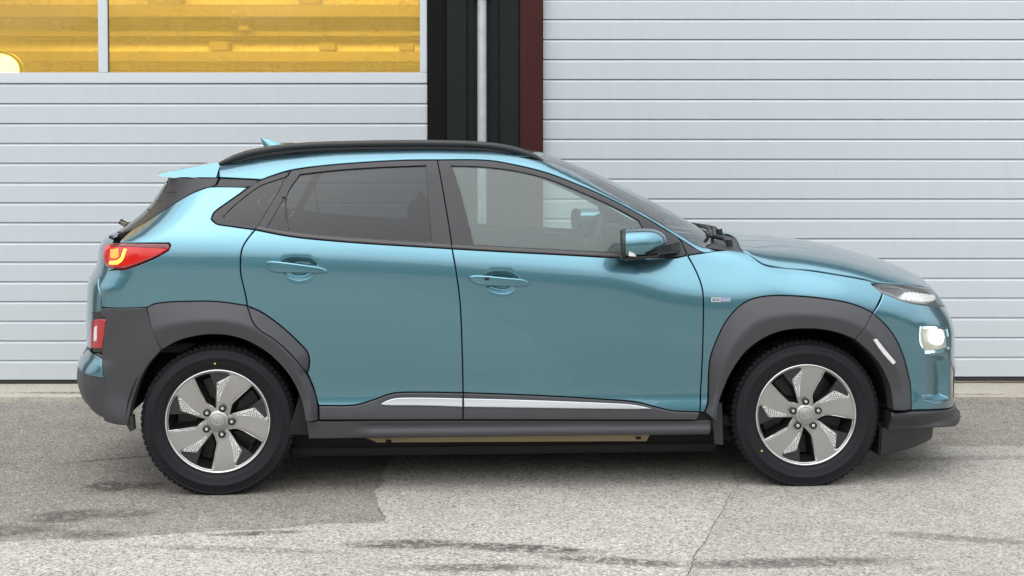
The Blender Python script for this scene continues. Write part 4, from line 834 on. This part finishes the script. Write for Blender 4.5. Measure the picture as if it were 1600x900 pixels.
# mirrors
for s in (-1, 1):
    def tr(L): return [Vector((x, -s*y, z)) for x, y, z in L]
    bm = bmesh.new(); rings = []
    for i in range(15):
        u = i/14; x = .455+.195*u; k = (1-max(0, (u-.12)/.88)**3.6)**.5 if u > .12 else 1
        k = max(k, .05); hz = .0665*k*(1 if u > .02 else .97); hy = .108*max(k, .1)**.9; zc_ = 1.100+.010*u; yc = -.985+.02*u
        ring = []
        for a in np.linspace(0, 2*math.pi, 28, endpoint=False):
            ca, sa = math.cos(a), math.sin(a); e = .74
            ring.append(Vector((x+.012*ca*(1-u), s*-1*(yc+hy*abs(ca)**e*math.copysign(1, ca)), zc_+hz*abs(sa)**e*math.copysign(1, sa))))
        rings.append(ring)
    loft(bm, rings); mo = from_bm('wing_mirror', bm, M_PAINT, car, 60)
    bm = bmesh.new()
    rr = [[Vector((x+.012*math.cos(a)*1, -s*(-.985+hy_*abs(math.cos(a))**.74*math.copysign(1, math.cos(a))), 1.10+hz_*abs(math.sin(a))**.74*math.copysign(1, math.sin(a)))) for a in np.linspace(0, 2*math.pi, 28, endpoint=False)] for x, hy_, hz_ in ((.466, .1090, .0672), (.452, .1075, .0660), (.447, .099, .060), (.452, .097, .057))]
    loft(bm, rr); from_bm('mirror_rim', bm, M_TRIM, mo, 40)
    bm = bmesh.new(); loft(bm, [tr([(.535, -1.088, 1.062), (.66, -1.04, 1.075), (.66, -1.04, 1.108), (.60, -1.085, 1.094)]), tr([(.56, -.98, 1.055), (.715, -.93, 1.062), (.715, -.93, 1.108), (.62, -.98, 1.10)]), tr([(.60, -.86, 1.040), (.74, -.80, 1.050), (.74, -.80, 1.090), (.64, -.86, 1.085)])])
    bmesh.ops.bevel(bm, geom=bm.edges[:], offset=.006, segments=2, affect='EDGES'); from_bm('mirror_arm', bm, M_TRIM, mo)
    bm = bmesh.new(); loft(bm, [tr([(.466, -1.096, 1.060), (.500, -1.090, 1.057), (.492, -1.094, 1.070), (.468, -1.0965, 1.080)]), tr([(.466, -1.085, 1.060), (.500, -1.08, 1.057), (.492, -1.08, 1.070), (.468, -1.08, 1.080)])]); from_bm('turn_signal', bm, M_WHITE, mo)
    bm = bmesh.new(); loft(bm, [tr([(.455, -1.075, 1.036), (.60, -1.06, 1.050), (.60, -1.06, 1.062), (.455, -1.088, 1.052)]), tr([(.455, -.90, 1.034), (.62, -.90, 1.045), (.62, -.90, 1.055), (.455, -.90, 1.048)])]); from_bm('mirror_underside', bm, M_TRIM, mo)
# badges
def text_mesh(txt, size, ext, shear=0):
    cu = bpy.data.curves.new('t', 'FONT'); cu.body = txt; cu.size = size; cu.extrude = ext; cu.align_x = 'CENTER'; cu.align_y = 'CENTER'; cu.shear = shear; cu.offset = size*.012
    o = bpy.data.objects.new('t', cu); COL.objects.link(o); dg = bpy.context.evaluated_depsgraph_get()
    me = bpy.data.meshes.new_from_object(o.evaluated_get(dg)); bpy.data.objects.remove(o); return me
for s in (-1, 1):
    y = -.884; bz = .8485
    bg_ = B('badge', (.860, .947, s*.8895-.0015, s*.8895+.0015, .8385, .8595), M_CHROME, car, .001); bg_['label'] = 'small chrome fender badge reading BLUE DRIVE'
    B('badge_field', (.905, .945, s*.892-.001, s*.892+.001, .8405, .8575), M_BADGEB, bg_, .0005)
    for t, x, m in (('BLUE', .882, M_BADGEB), ('DRIVE', .925, M_WHITE)):
        me = text_mesh(t, .0135, .0008); o = link('lettering', me, m, bg_); xx = x if s < 0 else (.8035*2+.2-x if False else x)
        o.location = (xx, s*.8935, bz); o.rotation_euler = (R_(90), 0, 0 if s < 0 else math.pi)
me = text_mesh('KONA', .075, .006); o = link('tailgate_lettering', me, M_CHROME, car)
o.location = (-1.992, 0, .875); o.rotation_euler = (R_(90), 0, -R_(90)); o.scale = (2.6, 1, 1)
# bend the letters round the curved tailgate
for v_ in me.vertices:
    yy_ = abs(v_.co.x*2.6); v_.co.z -= .20*(yy_/.85)**3
# wheels
RR = .229
def pol(r, a): return (RR*r*math.cos(R_(a)), RR*r*math.sin(R_(a)))
def make_wheel(cx, side, rot):
    w = bmesh.new(); prof = [(.214, -.085), (.200, -.060), (.190, -.02), (.186, .06), (.205, .10)]; lathe(w, prof, 72)
    wo = from_bm('wheel', w, M_RIMD, car); wo.location = (cx, side*.7475, .325); wo.rotation_euler = (0, 0, 0 if side < 0 else math.pi)
    ty = bmesh.new()
    lathe(ty, [(.216, -.080), (.222, -.092), (.232, -.0985), (.236, -.0985), (.239, -.102), (.255, -.1075), (.275, -.110), (.277, -.1115), (.281, -.1115), (.283, -.110), (.300, -.107), (.312, -.1035), (.3135, -.1045), (.316, -.1045), (.3175, -.101), (.326, -.092), (.3298, -.080), (.3310, -.03), (.3310, .03), (.3298, .08), (.316, .101), (.28, .110), (.235, .098), (.216, .08)], 144)
    for k in range(76):
        a = 2*math.pi*(k+.5)/76
        for y0, y1, r0, r1, wd2 in ((-.0995, -.052, .320, .334, .0104), (-.045, -.006, .322, .3345, .0095), (.006, .045, .322, .3345, .0095), (.052, .1, .316, .334, .0104)):
            aa = a+(.03 if y0 in (-.045,) else 0); t = Vector((-math.sin(aa), 0, math.cos(aa))); rd = Vector((math.cos(aa), 0, math.sin(aa)))
            def q(r, y, e): return rd*r+t*e*wd2*2.1*.5+Vector((0, y, 0))
            yo = y0+(.012 if abs(y0) > .09 else 0)
            loft(ty, [[q(r0, y0, -1), q(r0, y0, 1), q(r0, y1, 1), q(r0, y1, -1)], [q(r1, yo, -.9), q(r1, yo, .9), q(r1, y1, .9), q(r1, y1, -.9)]])
    for v_ in ty.verts:      # the tyre flattens where it carries the car
        if v_.co.z < -.318:
            ex = -.318-v_.co.z; v_.co.z = max(-.318-ex*.45, -.3245); v_.co.y *= 1+ex*.9
    from_bm('tyre', ty, M_RUBBER, wo, 40)
    rim = bmesh.new(); lathe(rim, [(.214, -.086), (.2185, -.0945), (.2200, -.100), (.2235, -.1022), (.2268, -.1015), (.229, -.097), (.226, -.085)], 120)
    ro = from_bm('rim_lip', rim, M_RIMLIP, wo, 60)
    fy = lambda x, z: -.0955+.024*(1-min(1, math.hypot(x, z)/.215))**1.6-.006*max(0, 1-math.hypot(x, z)/.08)
    def arc(r, a0, a1, n): return [pol(r, a0+(a1-a0)*i/n) for i in range(n+1)]
    holes = []; plates = []; tex = []; o5s = [72*k+rot for k in range(5)]
    for k in range(5):
        o5 = 72*k+rot
        holes.append(arc(.935, 118.5+o5, 78+o5, 8)+[pol(.90, 75+o5), pol(.735, 92+o5), pol(.30, 99+o5), pol(.235, 99+o5), pol(.42, 122+o5)])
        plates.append([pol(.935, 99.5+o5)]+arc(.935, 99+o5, 78+o5, 4)+[pol(.90, 75+o5), pol(.735, 92+o5), pol(.60, 94.2+o5)])
        tex.append([pol(.70, 91+o5), pol(.868, 77.5+o5), pol(.82, 75+o5), pol(.60, 80.5+o5), pol(.36, 88+o5), pol(.40, 93+o5)])
    outer = np.array([(.2190*math.cos(a), .2190*math.sin(a)) for a in np.linspace(0, 2*math.pi, 120, endpoint=False)])
    hl_ = [np.array(h) for h in holes]; hl_ = [h if area2(h) < 0 else h[::-1] for h in hl_]
    V = [outer]+hl_; inn = []
    for h in hl_: inn.append(inset(h, -.0025)[0] if False else inset(h, .0028)[0])
    G = np.array([(r*math.cos(a), r*math.sin(a)) for r in np.arange(.02, .215, .012) for a in np.linspace(0, 2*math.pi, max(8, int(r*520)), endpoint=False)])
    okm = np.ones(len(G), bool)
    for h in hl_: okm &= ~inside(G, h)
    dd, _ = poly_dist(G, [outer]+hl_); G = G[okm & (dd > .005)]
    allv = np.concatenate(V+inn+[G]); E = []; o_ = 0
    for l_ in V: E += [(o_+i, o_+(i+1) % len(l_)) for i in range(len(l_))]; o_ += len(l_)
    r = delaunay_2d_cdt([Vector(v_) for v_ in allv], E, [], 0, 1e-7); Q = np.array([(v_.x, v_.y) for v_ in r[0]])
    fb_ = bmesh.new(); dh, _ = poly_dist(Q, hl_)
    vs = [fb_.verts.new((p[0], fy(*p)+max(0, .0024-d_)*1.3, p[1])) for p, d_ in zip(Q, dh)]
    for f_ in r[2]:
        c_ = Q[list(f_)].mean(0)[None]
        if inside(c_, outer)[0] and not any(inside(c_, h)[0] for h in hl_): fb_.faces.new([vs[i] for i in f_])
    for v_ in [v_ for v_ in fb_.verts if not v_.link_faces]: fb_.verts.remove(v_)
    from_bm('rim_face', fb_, M_RIM, wo, 28)
    for h, pl_, tx in zip(hl_, plates, tex):
        pw = bmesh.new(); c_ = h.mean(0)
        loft(pw, [[Vector((p[0], fy(*p)+.0031, p[1])) for p in h], [Vector((p[0]+(c_[0]-p[0])*.10, -.068, p[1]+(c_[1]-p[1])*.10)) for p in h], [Vector((p[0]+(c_[0]-p[0])*.22, -.035, p[1]+(c_[1]-p[1])*.22)) for p in h]], caps=False)
        from_bm('pocket_wall', pw, M_RIMD, wo, 30)
        pb = bmesh.new(); loft(pb, [[Vector((x, fy(x, z)+.006, z)) for x, z in pl_], [Vector((x, fy(x, z)+.018, z)) for x, z in pl_]]); from_bm('pocket_plate', pb, M_FRAME, wo, 20)
        tb = bmesh.new(); ta = np.array(tx); ta = ta if area2(ta) > 0 else ta[::-1]
        loft(tb, [[Vector((x, fy(x, z)+.001, z)) for x, z in ta], [Vector((x, fy(x, z)-.0012, z)) for x, z in inset(ta, .001)[0]]])
        ang = math.atan2(ta.mean(0)[1], ta.mean(0)[0]); ux = np.array([math.cos(ang), math.sin(ang)]); uy = np.array([-ux[1], ux[0]])
        for i in range(-12, 13):
            for j in range(-6, 7):
                c0 = ta.mean(0)+ux*i*.0092+uy*(j*.0085+(i % 2)*.0035)
                cor = np.array([c0+ux*.0036, c0+uy*.0034, c0-ux*.0036, c0-uy*.0034])
                if inside(cor, ta).all():
                    top = tb.verts.new((c0[0], fy(*c0)-.0019, c0[1])); ri = [tb.verts.new((p[0], fy(*p)-.0016, p[1])) for p in cor]
                    for a_ in range(4): tb.faces.new((ri[a_], ri[(a_+1) % 4], top)).material_index = 1
        to_ = from_bm('textured_insert', tb, M_INS, wo, 10); to_.data.materials.append(M_RIMD)
        eb = bmesh.new(); ed = [np.array(pol(*q_)) for q_ in ((.235, 99+o5s[0]), (.42, 122+o5s[0]), (.935, 118.5+o5s[0]))]; o5s.pop(0)
        tube(eb, [(p[0], fy(*p)+.0006, p[1]) for p in smooth_poly(np.array(ed), .01, closed=False)], .0016, .0016, n=6, up=(0, 1, 0)); from_bm('blade_edge', eb, M_RIMLIP, wo, 60)
    dk = bmesh.new(); lathe(dk, [(.0, -.030), (.09, -.030), (.14, -.022), (.185, -.02), (.186, .0)], 64); from_bm('brake_disc', dk, M_RIMD, wo, 30)
    hubm = bmesh.new(); lathe(hubm, [(.048, -.060), (.046, -.094), (.040, -.0985), (.0335, -.0995)], 48); from_bm('hub', hubm, M_RIM, wo, 40)
    cp = bmesh.new(); lathe(cp, [(.0330, -.092), (.0325, -.1015), (.029, -.1035), (.0, -.1045)], 48); co = from_bm('centre_cap', cp, M_CAP, wo, 40)
    # maker's mark: slanted H inside an ellipse
    lg = bmesh.new(); aa = R_(rot*.5)
    def rt(x, z): return (x*math.cos(aa)-z*math.sin(aa), x*math.sin(aa)+z*math.cos(aa))
    tube(lg, [(*(lambda p: (p[0], -.1047, p[1]))(rt(.0205*math.cos(t), .0125*math.sin(t))),) for t in np.linspace(0, 2*math.pi, 40)], .0010, .0014, n=6, up=(0, 1, 0))
    for pts_ in ([(-.0105, -.008), (-.0045, .0085)], [(.0045, -.0085), (.0105, .008)], [(-.0075, -.002), (0, .0005), (.0075, .002)]):
        tube(lg, [(rt(*p)[0], -.1047, rt(*p)[1]) for p in pts_], .0012, .0020, n=6, up=(0, 1, 0))
    from_bm('emblem', lg, M_CHROME, wo, 40)
    for k in range(5):
        a = R_(70+rot+72*k); nx, nz = .060*math.cos(a), .060*math.sin(a)
        s1 = bmesh.new(); rings = [[Vector((nx+r*math.cos(t), y, nz+r*math.sin(t))) for t in (2*math.pi*i/20 for i in range(20))] for r, y in ((.0155, -.088), (.0155, -.0975), (.013, -.0985), (.0122, -.0975), (.0122, -.090))]
        loft(s1, rings); from_bm('nut_recess', s1, M_GLOSSB, wo, 30)
        s2 = bmesh.new(); rings = [[Vector((nx+r*math.cos(t), y, nz+r*math.sin(t))) for t in (2*math.pi*i/6 for i in range(6))] for r, y in ((.0092, -.090), (.0092, -.0985), (.0062, -.1015))]
        loft(s2, rings); from_bm('wheel_nut', s2, M_CHROME, wo, 20)
    dotang = R_(92) if rot == 0 else R_(218)
    dm = bmesh.new(); r0 = .255; loft(dm, [[Vector((r0*math.cos(dotang)+.004*math.cos(t), y, r0*math.sin(dotang)+.004*math.sin(t))) for t in (2*math.pi*i/14 for i in range(14))] for y in (-.104, -.1088)]); from_bm('paint_dot', dm, M_YEL, wo)
    return wo
for cx, rot in ((-1.3, 0), (1.3, 20)):
    for s in (-1, 1): make_wheel(cx, s, rot)
# wheel wells, underbody, mud flaps
for cx in (-1.3, 1.3):
    for s in (-1, 1):
        bm = bmesh.new(); pr = []
        for y in (.868, .46):
            pr.append([Vector((cx+.392*math.cos(a), s*y, .33+.392*math.sin(a))) for a in np.linspace(R_(3), R_(177), 40)])
        vs = loft(bm, pr, closed=False); bm.faces.new(vs[1]); from_bm('wheel_well', bm, M_DARK, car, 60)
bm = bmesh.new(); loft(bm, [[Vector(p) for p in ((-1.62, -.66, z), (-.90, -.715, z), (.90, -.715, z), (1.62, -.70, z), (1.80, -.60, z), (1.80, .60, z), (1.62, .70, z), (.90, .715, z), (-.90, .715, z), (-1.62, .70, z), (-1.64, .5, z), (-1.64, -.5, z))] for z in (.19, .27)]); from_bm('underbody', bm, M_DARK, car, 30)
B('battery_pack', (-1.0, .92, -.725, .725, .138, .1885), M_DARK, car, .012)  # battery pack, set extra low to deepen the shade under the car
for s in (-1, 1):
    bm = bmesh.new(); prism(bm, [(-.66, .2255), (-.61, .2055), (.597, .197), (.612, .2255)], s*.755, s*.735); o = from_bm('battery_tray', bm, M_TRAY, car)
    for x in (-.56, .56): B('tray_bolt', (x-.012, x+.012, s*.757-.003, s*.757+.003, .206, .217), M_DARK, o)
    bm = bmesh.new(); prism(bm, [(.868, .36), (.885, .40), (.915, .385), (.922, .20), (.885, .205)], s*.87, s*.74); from_bm('mud_flap', bm, M_TRIM, car)
    bm = bmesh.new(); prism(bm, [(-1.70, .335), (-1.662, .36), (-1.657, .295), (-1.676, .285)], s*.855, s*.82); from_bm('mud_flap', bm, M_TRIM, car)
# dark structure behind the panel gaps
def slab(name, poly, off, mat):
    v, n_, f = panel_mesh(name, np.array(poly), 'side', gap=0, h=.05, edge=.002, flange=0, lift=off, step=.03)
    for m in (False, True): link(name, mesh_from(name, v, n_, f, m), mat, car)
slab('door_inner', [(-1.0, .26), (.88, .26), (.92, .70), (.92, 1.0), (.3, 1.02), (-.3, 1.04), (-.9, 1.09), (-1.05, 1.11), (-1.16, .98), (-1.15, .84), (-1.0, .66), (-.94, .5)], -.022, M_DARK)
slab('fender_inner', [(.93, .50), (.98, .66), (1.1, .74), (1.3, .775), (1.5, .74), (1.6, .68), (1.68, .72), (1.70, .84), (1.3, .90), (1.0, .96), (.93, .96)], -.02, M_DARK)
slab('quarter_inner', [(-1.72, .70), (-1.6, .66), (-1.5, .73), (-1.3, .775), (-1.14, .75), (-1.14, 1.13), (-1.30, 1.17), (-1.42, 1.22), (-1.66, 1.12), (-1.76, 1.0), (-1.76, .8)], -.02, M_DARK)
# cabin
slab('pillar_lining', to_dom('side', PT['cant_rail']), -.034, M_HEAD)
for s in (-1, 1):
    B('door_card', (-.95, .72, s*.80-.012, s*.80+.012, .35, 1.025), M_INT, car, .01)
B('cabin_floor', (-1.55, 1.0, -.78, .78, .27, .31), M_DARK, car)
B('load_floor', (-1.70, -1.02, -.66, .66, .60, .64), M_INT, car, .01)
bm = bmesh.new(); loft(bm, [[Vector((x, y, z)) for x, z in ((.50, .62), (.50, .93), (.55, 1.0), (.66, 1.035), (.80, 1.03), (.93, 1.005), (.95, .60))] for y in (-.74, .74)]); bmesh.ops.bevel(bm, geom=bm.edges[:], offset=.02, segments=2, affect='EDGES'); dash = from_bm('dashboard', bm, M_INT, car)
bm = bmesh.new(); loft(bm, [[Vector((x, y, z)) for x, z in ((.50, 1.0), (.53, 1.095), (.60, 1.115), (.68, 1.09), (.74, 1.03))] for y in (.18, .52)]); bmesh.ops.bevel(bm, geom=bm.edges[:], offset=.015, segments=2, affect='EDGES'); from_bm('instrument_hood', bm, M_INT, dash)
B('centre_screen', (.485, .50, -.16, .10, .98, 1.105), M_GLOSSB, dash, .004)
st = bmesh.new(); tl_ = R_(25); cen = Vector((.44, .36, .985))
ring = [cen+Vector((.185*math.sin(t)*math.sin(tl_), .185*math.cos(t), .185*math.sin(t)*math.cos(tl_))) for t in np.linspace(0, 2*math.pi, 49)]
tube(st, ring, .016, n=10, up=(math.cos(tl_), 0, -math.sin(tl_)))
for t in (R_(0), R_(180), R_(270)): tube(st, [cen, cen+Vector((.18*math.sin(t)*math.sin(tl_), .18*math.cos(t), .18*math.sin(t)*math.cos(tl_)))], .018, .010, n=8, up=(1, 0, .3))
tube(st, [cen+Vector((-.02, 0, .01)), cen+Vector((.16, 0, -.06))], .05, n=14, up=(0, 1, 0)); from_bm('steering_wheel', st, M_INT, car, 50)
def seat(x, y, w, hgt):
    bm = bmesh.new(); box(bm, x, x+.50, y-w/2, y+w/2, .42, .56, .05, 3); so_ = from_bm('seat', bm, M_SEAT, car, 50)
    bm = bmesh.new(); loft(bm, [[Vector((x-.02+dx+px_, y+py_*w/2*k, z)) for px_, py_ in ((.0, -1), (.12, -.85), (.12, .85), (.0, 1), (-.10, .8), (-.10, -.8))] for z, dx, k in ((.50, .06, 1), (.70, .0, 1.02), (.90, -.07, 1), (hgt, -.13, .80))]); bmesh.ops.bevel(bm, geom=bm.edges[:], offset=.025, segments=2, affect='EDGES'); from_bm('seat_back', bm, M_SEAT, so_, 50)
    if hgt > 1.0:
        bm = bmesh.new(); box(bm, x-.24, x-.13, y-.125, y+.125, hgt+.05, hgt+.22, .04, 3); tube(bm, [(x-.16, y-.06, hgt-.05), (x-.18, y-.06, hgt+.1)], .008, n=8); tube(bm, [(x-.16, y+.06, hgt-.05), (x-.18, y+.06, hgt+.1)], .008, n=8); from_bm('headrest', bm, M_SEAT, so_, 50)
seat(-.24, -.37, .50, 1.06); seat(-.24, .37, .50, 1.06); seat(-1.05, -.33, .62, .98); seat(-1.05, .33, .62, .98)
